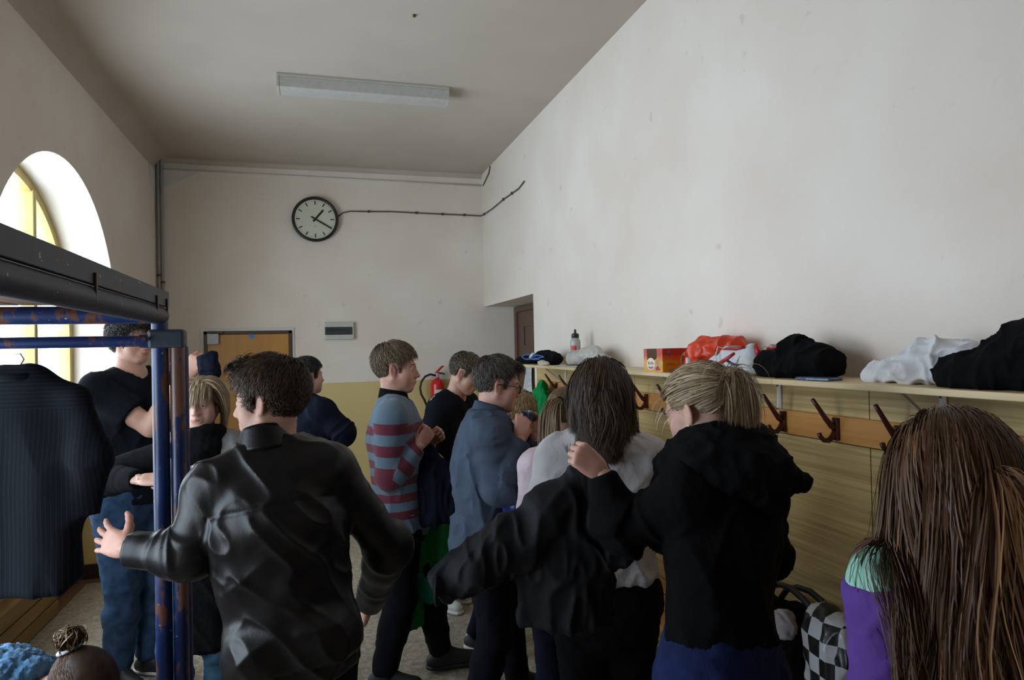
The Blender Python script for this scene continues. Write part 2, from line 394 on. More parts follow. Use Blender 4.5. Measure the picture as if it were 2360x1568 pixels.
for wi, yc in enumerate(WIN):
    o = bpy.data.objects.new('window_%d' % (wi + 1), None); link(o); structure(o)
    V, Fc = arch_strip(yc, HW, SPR, RISE, 0.07, XW - .08, XW + .0, .8); mesh_obj('arched_frame', V, Fc, M['yellow_frame'], o)
    box('window_sill', (XW - .08, yc - HW, .76), (XW + .10, yc + HW, .80), M['yellow_frame'], o)
    ys = [-HW + .06] + list(POSTS) + [HW - .06]
    for p in POSTS:
        zt = SPR + (RISE - .05) * sqrt(1 - (p / HW) ** 2)
        box('mullion', (XW - .08, yc + p - .028, .80), (XW + .012, yc + p - .004, zt), M['yellow_frame'], o)
        box('mullion', (XW - .08, yc + p + .004, .80), (XW + .012, yc + p + .028, zt), M['yellow_frame'], o)
    for a, b in zip(ys[:-1], ys[1:]):
        lo_, hi_ = yc + a + .028, yc + b - .028
        V = [(XW - .04, lo_, .80), (XW - .04, hi_, .80), (XW - .04, hi_, 1.99), (XW - .04, lo_, 1.99)]
        mesh_obj('pane', V, [(0, 1, 2, 3)], M['old_glass'] if wi == 0 else M['glass'], o)
        k = 8; V = [(XW - .04, lo_ + (hi_ - lo_) * i / k, 2.03) for i in range(k + 1)]
        V += [(XW - .04, q[1], SPR + (RISE - .06) * sqrt(max(0, 1 - ((q[1] - yc) / HW) ** 2))) for q in V[:k + 1]]
        mesh_obj('pane', V, [(i, i + 1, k + 2 + i, k + 1 + i) for i in range(k)], M['old_glass'] if wi == 0 else M['glass'], o)

# door in the back wall
d1 = bpy.data.objects.new('door_1', None); link(d1); structure(d1); d1.location = (-.66, YB, 0)
def rel(o, *p): return [np.asarray(q, float) - np.array(o.location) for q in p]
x0, x1, zt = -1.072, -.241, 2.0
for nm, lo, hi in (('jamb', (x0 - .02, YB - .03, 0), (x0 + .012, YB + .0, zt + .02)), ('jamb', (x1 - .012, YB - .03, 0), (x1 + .02, YB, zt + .02)), ('lintel', (x0 - .02, YB - .03, zt - .012), (x1 + .02, YB, zt + .02))):
    a, b = rel(d1, lo, hi); box(nm, a, b, M['dark_steel'], d1, bev=.003)
a, b = rel(d1, (x0 + .012, YB - .022, .01), (x1 - .012, YB, zt - .014)); box('leaf', a, b, M['doorwood'], d1)
a, b = rel(d1, (x0 - .055, YB - .012, 0), (x0 - .022, YB, zt + .055)); box('architrave', a, b, M['plaster'], d1, bev=.002)
a, b = rel(d1, (x1 + .022, YB - .012, 0), (x1 + .045, YB, zt + .055)); box('architrave', a, b, M['plaster'], d1, bev=.002)
a, b = rel(d1, (x0 - .022, YB - .012, zt + .022), (x1 + .022, YB, zt + .055)); box('architrave', a, b, M['plaster'], d1, bev=.002)
a, b = rel(d1, (-1.055, YB - .075, 1.885), (-.945, YB - .02, 1.995)); c = box('door_closer', a, b, M['grey_plastic'], d1, bev=.006)
a, b = rel(d1, (-1.03, YB - .06, 2.0), (-.90, YB - .03, 2.015)); box('closer_arm', a, b, M['dark_steel'], c, bev=.002)
bm = bmesh.new(); b_cyl(bm, (.035, -.024, 1.965), (.035, -.0225, 1.965), .03); bm_obj('round_sticker', bm, mat('blue_sticker', (0.05, 0.22, 0.55), 0.4), d1)
a, b = rel(d1, (x1 - .09, YB - .03, .95), (x1 - .05, YB - .02, 1.15)); c = box('handle_plate', a, b, M['grey_plastic'], d1, bev=.003)
tube('handle', [np.array(q) - np.array(d1.location) for q in ((x1 - .07, YB - .03, 1.05), (x1 - .07, YB - .07, 1.05), (x1 - .19, YB - .075, 1.05))], .009, M['grey_plastic'], c)

# brown panelled door at the end of the recess
d2 = bpy.data.objects.new('door_2', None); link(d2); structure(d2); d2.location = (XD, 6.83, 0)
a, b = rel(d2, (XD - .03, 6.02, .01), (XD, 7.66, 2.2)); box('leaf', a, b, M['brown_paint'], d2)
for y0, y1 in ((6.95, 7.43), (6.2, 6.68)):
    for z0, z1 in ((.2, 1.15), (1.27, 1.66), (1.78, 2.05)):
        for nm, lo, hi in (('moulding', (XD - .042, y0, z0), (XD - .03, y1, z0 + .03)), ('moulding', (XD - .042, y0, z1 - .03), (XD - .03, y1, z1)), ('moulding', (XD - .042, y0, z0 + .03), (XD - .03, y0 + .03, z1 - .03)), ('moulding', (XD - .042, y1 - .03, z0 + .03), (XD - .03, y1, z1 - .03))):
            a, b = rel(d2, lo, hi); box(nm, a, b, M['brown_paint'], d2, bev=.004)
a, b = rel(d2, (XD - .05, 7.66, 0), (XD, 7.75, 2.26)); box('jamb', a, b, M['brown_paint'], d2)
a, b = rel(d2, (XD - .05, 5.92, 0), (XD, 6.02, 2.26)); box('jamb', a, b, M['brown_paint'], d2)
a, b = rel(d2, (XD - .05, 6.02, 2.2), (XD, 7.66, 2.26)); box('lintel', a, b, M['brown_paint'], d2)

# oak laminate wainscot: separate panels on the right wall
ys = [5.80, 3.86, 2.0, 0.12, -1.75]
wc = bpy.data.objects.new('trim_5', None); link(wc); structure(wc); wc.location = (XR, 3.0, 0)
for a_, b_ in zip(ys[:-1], ys[1:]):
    a, b = rel(wc, (XR - .018, b_ + .002, .02), (XR - .0, a_ - .002, 1.395)); box('panel', a, b, M['panel'], wc, bev=.001)
    a, b = rel(wc, (XR - .018, b_ + .002, 1.40), (XR - .0, a_ - .002, 1.62)); box('panel', a, b, M['panel'], wc, bev=.001)
# ================================================================ fixtures
# coat rail, hooks, shelf and brackets on the right wall
SZ, SXF = 1.648, 1.60
for i, (ya, yb, z0, z1, dx) in enumerate(((5.72, 1.60, 1.402, 1.500, 0.0), (1.565, -.8, 1.400, 1.505, .012))):
    o = box('coat_rail_board', (XR - .040 - dx, yb, z0), (XR - .018, ya, z1), M['pine'], bev=.004, origin=(XR, (ya + yb) / 2, z0))
    tag(o, ['long orange pine rail board carrying the coat hooks under the shelf', 'bright orange pine rail board at the right edge of the picture'][i], 'rail')
M['hook'] = mat('oxblood_cast_hook', (0.085, 0.022, 0.018), .28, .2, 40)
def make_hook():
    t = thing('coat_hook', '', 'hook')
    box('backplate', (-.004, -.014, -.045), (.012, .014, .040), M['hook'], t, bev=.003)
    def arc(ps): return [np.array(p, float) for p in ps]
    tube('long_prong', arc([(0, 0, .0), (-.018, 0, .012), (-.040, 0, .038), (-.066, 0, .074), (-.094, 0, .112)]), [.013, .012, .010, .0085, .0075], M['hook'], t, 10)
    tube('short_prong', arc([(0, 0, -.010), (-.012, 0, -.030), (-.030, 0, -.044), (-.050, 0, -.042), (-.064, 0, -.028), (-.070, 0, -.016)]), [.012, .0115, .0105, .0095, .0085, .009], M['hook'], t, 10)
    for z in (.025, -.03):
        bm = bmesh.new(); bmesh.ops.create_uvsphere(bm, u_segments=10, v_segments=6, radius=.006); bm_obj('screw', bm, M['grey_plastic'], t, smooth=True, loc=(-.005, .006, z))
    return t
hk = make_hook(); desc = ['first coat hook beside the door recess, above the green cloth', 'second coat hook from the door recess', 'coat hook between the dark-haired woman and the ponytail', 'coat hook half hidden by the blonde ponytail', 'coat hook above the shoulder of the black hoodie', 'coat hook midway between black hoodie and long brown hair', 'coat hook just left of the long brown hair', 'coat hook rising right of the long brown hair', 'coat hook hidden behind the dark-haired woman', 'next coat hook hidden behind the dark-haired woman']
for i, y in enumerate((5.206, 4.878, 3.656, 3.335, 2.434, 2.133, 1.846, 1.537, 4.56, 4.24)):
    o = hk if i == 0 else copy_tree(hk); o.location = (XR - .050 - (.012 if y < 1.57 else 0), y, 1.455); tag(o, desc[i], 'hook', 'coat hooks on the pine rail')
    o.rotation_euler = (0, 0, radians((-1) ** i * 3))
o = box('wall_shelf', (SXF, -.8, SZ - .020), (XR, 5.40, SZ), M['shelf'], bev=.003, origin=(XR, 2.3, SZ)); tag(o, 'long pale spruce shelf board on the right wall', 'shelf')
for i, y in enumerate((5.06, 4.015, 3.207, 2.487, 1.696)):
    t = thing('shelf_bracket', ['white steel shelf bracket beside the door recess', 'white steel shelf bracket right of the dark-haired woman', 'white steel shelf bracket above the blonde head', 'white steel shelf bracket over the black hoodie', 'white steel shelf bracket above the long brown hair'][i], 'bracket', (XR - .018, y, SZ - .020), group='white shelf brackets')
    box('upright', (-.006, -.014, -.16), (0, .014, 0), M['white_metal'], t, bev=.002); box('arm', (-.20, -.012, -.006), (-.006, .012, 0), M['white_metal'], t, bev=.002)
    prism('brace', [(-.18, -.006), (-.166, -.006), (-.006, -.135), (-.006, -.15)], 1, -.005, .005, M['white_metal'], t)
    for z in (-.03, -.13): cyl('screw', (-.009, .007, z), (-.005, .007, z), .004, M['black'], t, seg=10)
# low bench below the wainscot
t = thing('bench', 'low wooden bench along the panelled wall, hidden behind people', 'bench', (1.72, 2.2, 0))
for k in range(3): box('slat', (-.16 + .115 * k, -1.6, .42), (-.06 + .115 * k, 1.9, .45), M['pine'], t)
for y in (-1.5, .1, 1.75): box('leg', (-.13, y - .03, 0), (-.08, y + .03, .42), M['pine'], t); box('leg', (.10, y - .03, 0), (.15, y + .03, .42), M['pine'], t)

# clock with its cable
c = thing('wall_clock', 'round black-rimmed wall clock showing twenty past one', 'clock', (.043, YB, 3.222))
def disc(name, r, y0, y1, mt, par, r0=None, seg=56):
    bm = bmesh.new(); b_cyl(bm, (0, y1, 0), (0, y0, 0), r, r0, seg); o = bm_obj(name, bm, mt, par, smooth=True); auto(o); return o
M['clock_face'] = mat('cream_dial', (0.60, 0.60, 0.50), .5, .03); M['clock_rim'] = mat('black_enamel_rim', (0.014, 0.012, 0.009), .35)
disc('case', .225, -.05, 0, M['clock_rim'], c); disc('dial', .212, -.056, -.048, M['clock_face'], c)
v, f = tube_geo([(.229 * cos(a), -.055, .229 * sin(a)) for a in np.linspace(0, 2 * pi, 73)], .0165, 10, False); mesh_obj('rim', v, f, M['clock_rim'], c, smooth=True)
def mark(name, ang, r0, r1, w, par=c, y=-.0585, mt=None):
    d = np.array([sin(ang), 0, cos(ang)]); s = np.array([cos(ang), 0, -sin(ang)])
    P = [d * r0 - s * w, d * r0 + s * w, d * r1 + s * w, d * r1 - s * w]; V = [p + np.array([0, y, 0]) for p in P] + [p + np.array([0, y + .003, 0]) for p in P]
    return mesh_obj(name, V, [(3, 2, 1, 0), (4, 5, 6, 7), (0, 1, 5, 4), (1, 2, 6, 5), (2, 3, 7, 6), (3, 0, 4, 7)], mt or M['clock_rim'], par)
for k in range(60): mark('hour_mark' if k % 5 == 0 else 'minute_mark', 2 * pi * k / 60, .158 if k % 5 == 0 else .192, .200, .0055 if k % 5 == 0 else .0016)
mark('hour_hand', radians(40), -.035, .130, .010, y=-.064); mark('minute_hand', radians(120), -.050, .188, .0075, y=-.068); disc('hub', .012, -.072, -.056, M['clock_rim'], c)
mesh_obj('dial_emblem', [(-.016, -.0585, -.068), (.016, -.0585, -.068), (0, -.0585, -.086)], [(0, 1, 2)], M['grey_plastic'], c)
pts = [Wy(*p, YB - .012) for p in ((778, 500), (790, 491), (808, 487), (850, 488), (900, 488), (960, 491), (1020, 494), (1070, 496), (1108, 498))] + [Wx(*p, XR - .010) for p in ((1116, 494), (1135, 481), (1160, 460), (1180, 446), (1195, 435), (1208, 418))]
t = thing('clock_cable', 'thin dark cable clipped along the wall from the clock', 'cable', tuple(pts[0])); pts = [p - pts[0] for p in pts]
tube('wire', pts, .0075, mat('dusty_cable', (0.10, 0.085, 0.065), .7), t, 6)
for i in (3, 5, 6, 7, 9, 11, 12): box('clip', pts[i] - .012, pts[i] + np.array([.012, .008, .014]), M['dark_steel'], t, bev=.002)
a_, b_ = Wy(352, 388, YB - .012), Wy(1108, 428, YB - .012)
o = tube('surface_conduit', [a_ - a_, (b_ - a_) * .5 + np.array([0, 0, -.004]), b_ - a_], .009, M['plaster'], None, 8); o.location = tuple(a_); tag(o, 'thin white painted conduit running under the ceiling on the back wall', 'conduit')
o = tube('loose_wire_end', [np.zeros(3), np.array([-.005, -.30, .07]), np.array([-.005, -.36, .13])], .006, M['dark_steel'], None, 6); o.location = tuple(Wx(1113, 428, XR - .008)); tag(o, 'short dark wire end in the upper right corner', 'wire')
# risers in the left corner
for i, (dx, dy, r) in enumerate(((.030, -.035, .014), (.062, -.03, .013))):
    t = thing('riser_pipe', ['thin grey riser pipe in the window corner, nearer the window', 'second thin grey riser pipe beside it in the corner'][i], 'pipe', (XL + dx, YB + dy, .0))
    cyl('pipe', (0, 0, 0), (0, 0, ZC - .02), r, M['pipe'], t, seg=14)
    for z in ((2.60, .8), (2.53, 1.0))[i]: cyl('clamp', (0, 0, z - .012), (0, 0, z + .012), r + .006, M['dark_steel'], t, seg=14); cyl('clamp_pin', (0, 0, z), (0, -dy - .002, z), .005, M['dark_steel'], t, seg=8)
    if i == 0: cyl('ceiling_flange', (0, 0, ZC - .024), (0, 0, ZC - .012), .035, M['dark_steel'], t)
# fresh plaster patch around the risers
ang = np.linspace(0, pi / 2, 14)
pl = [(XL + .003 + 0.0, YB - .002, 3.42), (XL + .10, YB - .002, 3.52), (XL + .45, YB - .002, 3.70), (XL + .52, YB - .002, 3.755), (XL + .003, YB - .002, 3.755)]
structure(prism('trim_6', [(p[0], p[2]) for p in pl], 1, YB - .004, YB - .001, M['plaster']))
structure(prism('trim_7', [(YB - .01, 3.45), (YB - .01, 3.68), (YB - .30, 3.68), (YB - .26, 3.5)], 0, XL + .001, XL + .004, M['plaster']))
# fuse box
t = thing('fuse_box', 'small grey flush fuse box with smoked window on the back wall', 'fuse box', (.278, YB, 2.01)); 
box('casing', (-.158, -.045, -.094), (.152, 0, .094), mat('pale_grey_casing', (0.50, 0.52, 0.48), .45, .04), t, bev=.006); o = box('smoked_cover', (-.155, -.052, -.043), (.135, -.044, .042), mat('smoked_plastic', (0.05, 0.052, 0.05), .25), t, bev=.003)
for x0_, x1_ in ((-.115, -.075), (-.068, -.055), (-.04, .0), (.012, .03)): box('breaker_label', (x0_, -.0535, .004), (x1_, -.0515, .016), M['black'], o, bev=0)
# fluorescent luminaire on the ceiling
t = thing('ceiling_light', 'long unlit fluorescent ceiling light with dusty diffuser', 'ceiling light', (.41, 5.30, ZC), radians(-.4))
M['diffuser'] = mat('dusty_acrylic', (0.46, 0.45, 0.42), .35, .08, 30); M['lamp_body'] = mat('aged_white_tray', (0.48, 0.46, 0.41), .5, .05)
box('tray', (-.635, -.105, -.022), (.635, .105, 0), M['lamp_body'], t, bev=.004)
prism('diffuser', [(-.098, -.024), (.098, -.024), (.090, -.095), (.060, -.108), (-.060, -.108), (-.090, -.095)], 0, -.618, .618, M['diffuser'], t)
for q in (-1, 1): prism('end_cap', [(-.102, -.022), (.102, -.022), (.094, -.098), (.062, -.112), (-.062, -.112), (-.094, -.098)], 0, q * .618, q * .634, M['lamp_body'], t)
# ceiling marks: an old hook plate
o = cyl('ceiling_hook_plate', (0, 0, 0), (0, 0, -.012), .010, M['dark_steel'], None, seg=12); o.location = tuple(Wz(955, 34, ZC)); tag(o, 'tiny rusty hook plate left on the ceiling', 'hook plate')
# fire extinguisher on the back wall
E0 = Wy(1008, 880, YB - .095); t = thing('fire_extinguisher', 'red fire extinguisher with black hose hung on the back wall', 'fire extinguisher', (E0[0], YB - .095, 0))
M['red_paint'] = mat('red_enamel', (0.55, 0.018, 0.012), .25, .06); zt = 1.455
lathe('cylinder', [(0.02, zt - .52), (.075, zt - .51), (.078, zt - .48), (.078, zt - .07), (.070, zt - .035), (.045, zt - .01), (.022, zt + .005), (.018, zt + .03)], M['red_paint'], t)
o = cyl('valve', (0, 0, zt + .02), (0, 0, zt + .065), .02, M['grey_plastic'], t)
tube('lever', [(-.015, 0, zt + .065), (.01, -.004, zt + .09), (.05, -.006, zt + .130), (.075, -.006, zt + .140)], [.011, .013, .012, .008], M['red_paint'], o); tube('grip', [(-.02, 0, zt + .058), (.03, 0, zt + .063), (.07, 0, zt + .055), (.085, 0, zt + .045)], [.010, .010, .009, .007], M['black'], o)
hs_ = [Wy(*p, YB - .10) for p in ((1004, 866), (992, 863), (980, 868), (971, 880), (968, 895), (971, 910), (978, 922))]; tube('hose', [p - np.array(t.location) for p in hs_] + [np.array([-.07, -.02, 1.0])], .0125, M['black'], t, 10)
box('instruction_label', (-.045, -.081, zt - .33), (.045, -.060, zt - .12), mat('white_label', (.7, .68, .66), .5, .15, 60), t, bev=.002); box('wall_bracket', (-.03, .06, zt - .12), (.03, .095, zt - .05), M['dark_steel'], t)
# notice taped on the brown door
V, Fc = [], []
nx, nz_ = 6, 10
for j in range(nz_ + 1):
    for i in range(nx + 1):
        u, v_ = i / nx, j / nz_; V.append((XD - .055 - .045 * v_ * v_ * (1 - u) - .004, 7.28 - .21 * u + .02 * sin(3 * v_), 1.60 - .297 * v_))
o = mesh_obj('paper_notice', np.array(V) - np.array([XD - .06, 7.17, 1.60]), [(j * (nx + 1) + i, j * (nx + 1) + i + 1, (j + 1) * (nx + 1) + i + 1, (j + 1) * (nx + 1) + i) for j in range(nz_) for i in range(nx)], mat('white_paper', (.72, .72, .72), .8, .02), smooth=True, loc=(XD - .06, 7.17, 1.60)); tag(o, 'curling white sheet of printed text taped to the brown door', 'notice')
for k in range(11): mesh_obj('text_line', [(-.006 - .045 * ((k + 1.5) / 13) ** 2 * .9, .09, -.297 * (k + 1) / 13 ), (-.004, -.07 + .03 * (k % 3), -.297 * (k + 1) / 13), (-.004, -.07 + .03 * (k % 3), -.297 * (k + 1) / 13 - .006), (-.006 - .045 * ((k + 1.5) / 13) ** 2 * .9, .09, -.297 * (k + 1) / 13 - .006)], [(0, 1, 2, 3)], M['grey_plastic'], o)

# blue steel rack: corner post, beams, hanger rail, planks
M['blue'] = chipped('chipped_blue_paint', (0.008, 0.030, 0.13), (0.14, 0.055, 0.035)); M['blue_worn'] = chipped('worn_post_paint', (0.010, 0.025, 0.10), (0.16, 0.075, 0.055), .50); M['greyblue'] = chipped('grey_blue_angle_iron', (0.036, 0.046, 0.066), (0.07, 0.04, 0.03), .60, .5)
M['oldwood'] = wood('old_brown_planks', (0.10, 0.045, 0.025), (0.22, 0.11, 0.065), 1, 3.0, .7, 8.0)
R0 = W(368, 735, 2.30); t = thing('steel_clothes_rack', 'tall blue chipped-paint steel tube rack with plank top at the left', 'rack', (R0[0], R0[1], 0))
zr = R0[2]; LX, LY = .95, 2.0
Z = lambda py: W(368, py, 2.30)[2]
zb = Z(722)
post = [(0, 0), (-LX, 0), (-LX, -LY), (0, -LY)]
for i, (x_, y_) in enumerate(post): cyl('post', (x_, y_, 0), (x_, y_, zb - .01), .026, M['blue'], t)
cyl('post', (.052, .002, 0), (.052, .002, Z(768)), .0235, M['blue_worn'], t); cyl('post', (.058, .055, 0), (.058, .055, Z(800)), .020, M['blue'], t)
bk = box('clamp', (-.032, -.034, Z(803)), (.079, .034, Z(760)), M['greyblue'], t, bev=.010); cyl('bolt', (-.04, -.05, Z(783)), (-.04, -.03, Z(783)), .008, M['dark_steel'], bk, seg=6)
for x_ in (0, -LX): cyl('long_tube', (x_, .0, Z(728)), (x_, -LY, Z(728)), .030, M['greyblue'], t)
for y_ in (0, -LY): cyl('cross_tube', (0, y_, Z(726)), (-LX, y_, Z(726)), .029, M['blue'], t)
cyl('hanger_rail', (.0, 0, Z(786)), (-LX, 0, Z(786)), .0185, M['blue'], t); cyl('rail_socket', (-.01, 0, Z(786)), (-.06, 0, Z(786)), .023, M['blue'], t)
for x_ in (0.018, -LX - .018): box('angle_iron', (x_ - .006, -LY - .02, Z(708)), (x_ + .006, .03, Z(672)), M['greyblue'], t, bev=.002)
for y_ in (-.02, -.17, -.8, -1.4): box('strap', (.024, y_ - .006, Z(735)), (.030, y_ + .006, Z(690)), M['dark_steel'], t, bev=.001)
for k in range(7): box('plank', (-LX + .01 + .134 * k, -LY, Z(703)), (-LX + .138 + .134 * k, 0.015, Z(688)), M['oldwood'], t, bev=.003)
# wooden box in the window niche
t = thing('wooden_chest', 'low ochre wooden box standing in the window niche', 'box', (-1.79, 4.95, 0)); M['ochre_wood'] = wood('ochre_boards', (0.20, 0.11, 0.03), (0.30, 0.18, 0.05), 1, 2.5, .6, 8.0)
box('body', (-.035, -.55, 0), (.04, .55, .30), M['ochre_wood'], t)
for k in range(3): box('front_board', (.04, -.55, .01 + .1 * k), (.055, .55, .10 + .1 * k), M['ochre_wood'], t)
box('lid', (-.035, -.57, .30), (.07, .57, .325), M['ochre_wood'], t); box('corner_post', (.055, -.57, 0), (.07, -.51, .30), M['grey_plastic'], t)
# ================================================================ people: implicit surfaces turned into meshes
def nrm(v):
    v = np.asarray(v, float); return v / (np.linalg.norm(v) + 1e-12)
def rotm(axis, deg): return np.array(Matrix.Rotation(radians(deg), 3, axis if isinstance(axis, str) else Vector(axis)))
class Cone:
    """round cone from a to b; n, s flatten it along n; ca / cb cut its ends flat"""
    def __init__(s, a, b, ra, rb, k=0.03, n=None, fl=1.0, ca=False, cb=False, op='u'):
        s.a, s.b, s.ra, s.rb, s.k, s.n, s.fl, s.ca, s.cb, s.op = np.asarray(a, float), np.asarray(b, float), ra, rb, k, None if n is None else nrm(n), fl, ca, cb, op
    def box(s):
        r = max(s.ra, s.rb); return np.minimum(s.a, s.b) - r, np.maximum(s.a, s.b) + r
    def ev(s, x, y, z):
        d = s.b - s.a; L2 = d @ d + 1e-12; px, py, pz = x - s.a[0], y - s.a[1], z - s.a[2]
        u = (px * d[0] + py * d[1] + pz * d[2]) / L2; t = np.clip(u, 0, 1)
        px = px - t * d[0]; py = py - t * d[1]; pz = pz - t * d[2]
        if s.n is not None:
            q = (px * s.n[0] + py * s.n[1] + pz * s.n[2]) * (1 / s.fl - 1)
            px = px + s.n[0] * q; py = py + s.n[1] * q; pz = pz + s.n[2] * q
        o = np.sqrt(px * px + py * py + pz * pz) - (s.ra + (s.rb - s.ra) * t)
        L = sqrt(L2)
        if s.ca: o = np.maximum(o, -u * L)
        if s.cb: o = np.maximum(o, (u - 1) * L)
        return o
class Ell:
    def __init__(s, c, r, k=0.02, R=None, op='u'):
        s.c, s.r, s.k, s.R, s.op = np.asarray(c, float), np.asarray(r, float), k, R, op
    def box(s):
        r = max(s.r) if s.R is not None else s.r; return s.c - r, s.c + r
    def ev(s, x, y, z):
        px, py, pz = x - s.c[0], y - s.c[1], z - s.c[2]
        if s.R is not None:
            R = s.R; px, py, pz = px * R[0, 0] + py * R[1, 0] + pz * R[2, 0], px * R[0, 1] + py * R[1, 1] + pz * R[2, 1], px * R[0, 2] + py * R[1, 2] + pz * R[2, 2]
        a, b, c = px / s.r[0], py / s.r[1], pz / s.r[2]; k0 = np.sqrt(a * a + b * b + c * c)
        a, b, c = a / s.r[0], b / s.r[1], c / s.r[2]; k1 = np.sqrt(a * a + b * b + c * c) + 1e-9
        return k0 * (k0 - 1) / k1
def smin(a, b, k):
    h = np.clip(0.5 + 0.5 * (b - a) / k, 0, 1); return b + (a - b) * h - k * h * (1 - h)
def polygonise(prims, h, clips=(), lo=None, hi=None):
    """smooth union of the primitives, cut by the clips, as a quad mesh (surface nets)"""
    if lo is None:
        B = [p.box() for p in prims if p.op == 'u']
        lo = np.min([b[0] for b in B], axis=0) - 3 * h; hi = np.max([b[1] for b in B], axis=0) + 3 * h
    n = np.ceil((hi - lo) / h).astype(int) + 1
    ax = [(lo[i] + h * np.arange(n[i])).astype(np.float32) for i in range(3)]
    D = np.full(n, 0.3, np.float32)
    for p in prims:
        b0, b1 = p.box(); m_ = p.k + 2 * h
        i0 = np.clip(np.floor((b0 - m_ - lo) / h).astype(int), 0, n - 1); i1 = np.clip(np.ceil((b1 + m_ - lo) / h).astype(int) + 1, 1, n)
        if np.any(i1 <= i0): continue
        sl = tuple(slice(a, b) for a, b in zip(i0, i1))
        d = p.ev(ax[0][sl[0]][:, None, None], ax[1][sl[1]][None, :, None], ax[2][sl[2]][None, None, :])
        if p.op == 'u': D[sl] = smin(D[sl], d, p.k)
        else: D[sl] = -smin(-D[sl], d, p.k)
    for c in clips: D = np.maximum(D, c(ax[0][:, None, None], ax[1][None, :, None], ax[2][None, None, :]))
    D[0] = D[-1] = 0.1; D[:, 0] = D[:, -1] = 0.1; D[:, :, 0] = D[:, :, -1] = 0.1
    ins = D < 0; s = np.zeros(tuple(n - 1), np.int8)
    offs = [(i, j, k) for i in (0, 1) for j in (0, 1) for k in (0, 1)]
    for i, j, k in offs: s += ins[i:n[0] - 1 + i, j:n[1] - 1 + j, k:n[2] - 1 + k]
    act = (s > 0) & (s < 8); ci = np.argwhere(act); idx = np.full(tuple(n - 1), -1, np.int32); idx[act] = np.arange(len(ci), dtype=np.int32)
    acc = np.zeros((len(ci), 3)); cnt = np.zeros(len(ci))
    val = {o: D[ci[:, 0] + o[0], ci[:, 1] + o[1], ci[:, 2] + o[2]] for o in offs}
    for a in offs:
        for e in range(3):
            if a[e]: continue
            b = list(a); b[e] = 1; b = tuple(b); v0, v1 = val[a], val[b]; m_ = (v0 < 0) != (v1 < 0)
            t = v0[m_] / (v0[m_] - v1[m_]); q = np.tile(np.array(a, float), (m_.sum(), 1)); q[:, e] = t
            acc[m_] += q; cnt[m_] += 1
    V = lo + h * (ci + acc / cnt[:, None])
    Fs = []
    for e in range(3):
        u, w_ = (e + 1) % 3, (e + 2) % 3
        A = np.take(ins, range(n[e] - 1), e); Bv = np.take(ins, range(1, n[e]), e)
        p = np.argwhere(A != Bv); p = p[(p[:, u] > 0) & (p[:, w_] > 0) & (p[:, u] < n[u] - 1) & (p[:, w_] < n[w_] - 1)]
        if not len(p): continue
        def cell(du, dw):
            q = p.copy(); q[:, u] += du; q[:, w_] += dw; return idx[q[:, 0], q[:, 1], q[:, 2]]
        Q = np.stack([cell(-1, -1), cell(0, -1), cell(0, 0), cell(-1, 0)], 1)
        inn = A[p[:, 0], p[:, 1], p[:, 2]]; Q[~inn] = Q[~inn][:, ::-1]; Fs.append(Q)
    Q = np.concatenate(Fs); return V, Q[(Q >= 0).all(1)]
def vnormals(V, Q):
    a, b, c, d = (V[Q[:, i]] for i in range(4)); fn = np.cross(c - a, d - b); ii = Q.T.ravel(); f4 = np.tile(fn, (4, 1)); N_ = np.stack([np.bincount(ii, f4[:, k], len(V)) for k in range(3)], 1)
    return N_ / (np.linalg.norm(N_, axis=1)[:, None] + 1e-12)
def _hash(i, j, k):
    h = (i * 374761393 + j * 668265263 + k * 2147483647 + 1274126177) & 0xffffffff
    h = ((h ^ (h >> 13)) * 1274126177) & 0xffffffff; return ((h ^ (h >> 16)) & 0xffff) / 65535.0
def vnoise(p):
    i = np.floor(p).astype(np.int64); f = p - i; f = f * f * (3 - 2 * f); o = 0
    for a in (0, 1):
        for b in (0, 1):
            for c in (0, 1):
                wt = (f[:, 0] if a else 1 - f[:, 0]) * (f[:, 1] if b else 1 - f[:, 1]) * (f[:, 2] if c else 1 - f[:, 2])
                o = o + wt * _hash(i[:, 0] + a, i[:, 1] + b, i[:, 2] + c)
    return o
def relax(V, Q, it=1, lam=0.5):
    a = np.concatenate([Q[:, i] for i in range(4)] + [Q[:, (i + 1) % 4] for i in range(4)]); b = np.concatenate([Q[:, (i + 1) % 4] for i in range(4)] + [Q[:, i] for i in range(4)]); c = np.maximum(np.bincount(a, minlength=len(V)), 1)
    for _ in range(it):
        V = V + lam * (np.stack([np.bincount(a, V[b, k], len(V)) for k in range(3)], 1) / c[:, None] - V)
    return V
def set_attr(o, name, val):
    a = o.data.attributes.new(name, 'FLOAT', 'POINT'); a.data.foreach_set('value', np.asarray(val, np.float32))
def set_col(o, name, col):
    a = o.data.attributes.new(name, 'FLOAT_COLOR', 'POINT'); c = np.ones((len(col), 4), np.float32); c[:, :3] = col; a.data.foreach_set('color', c.ravel())
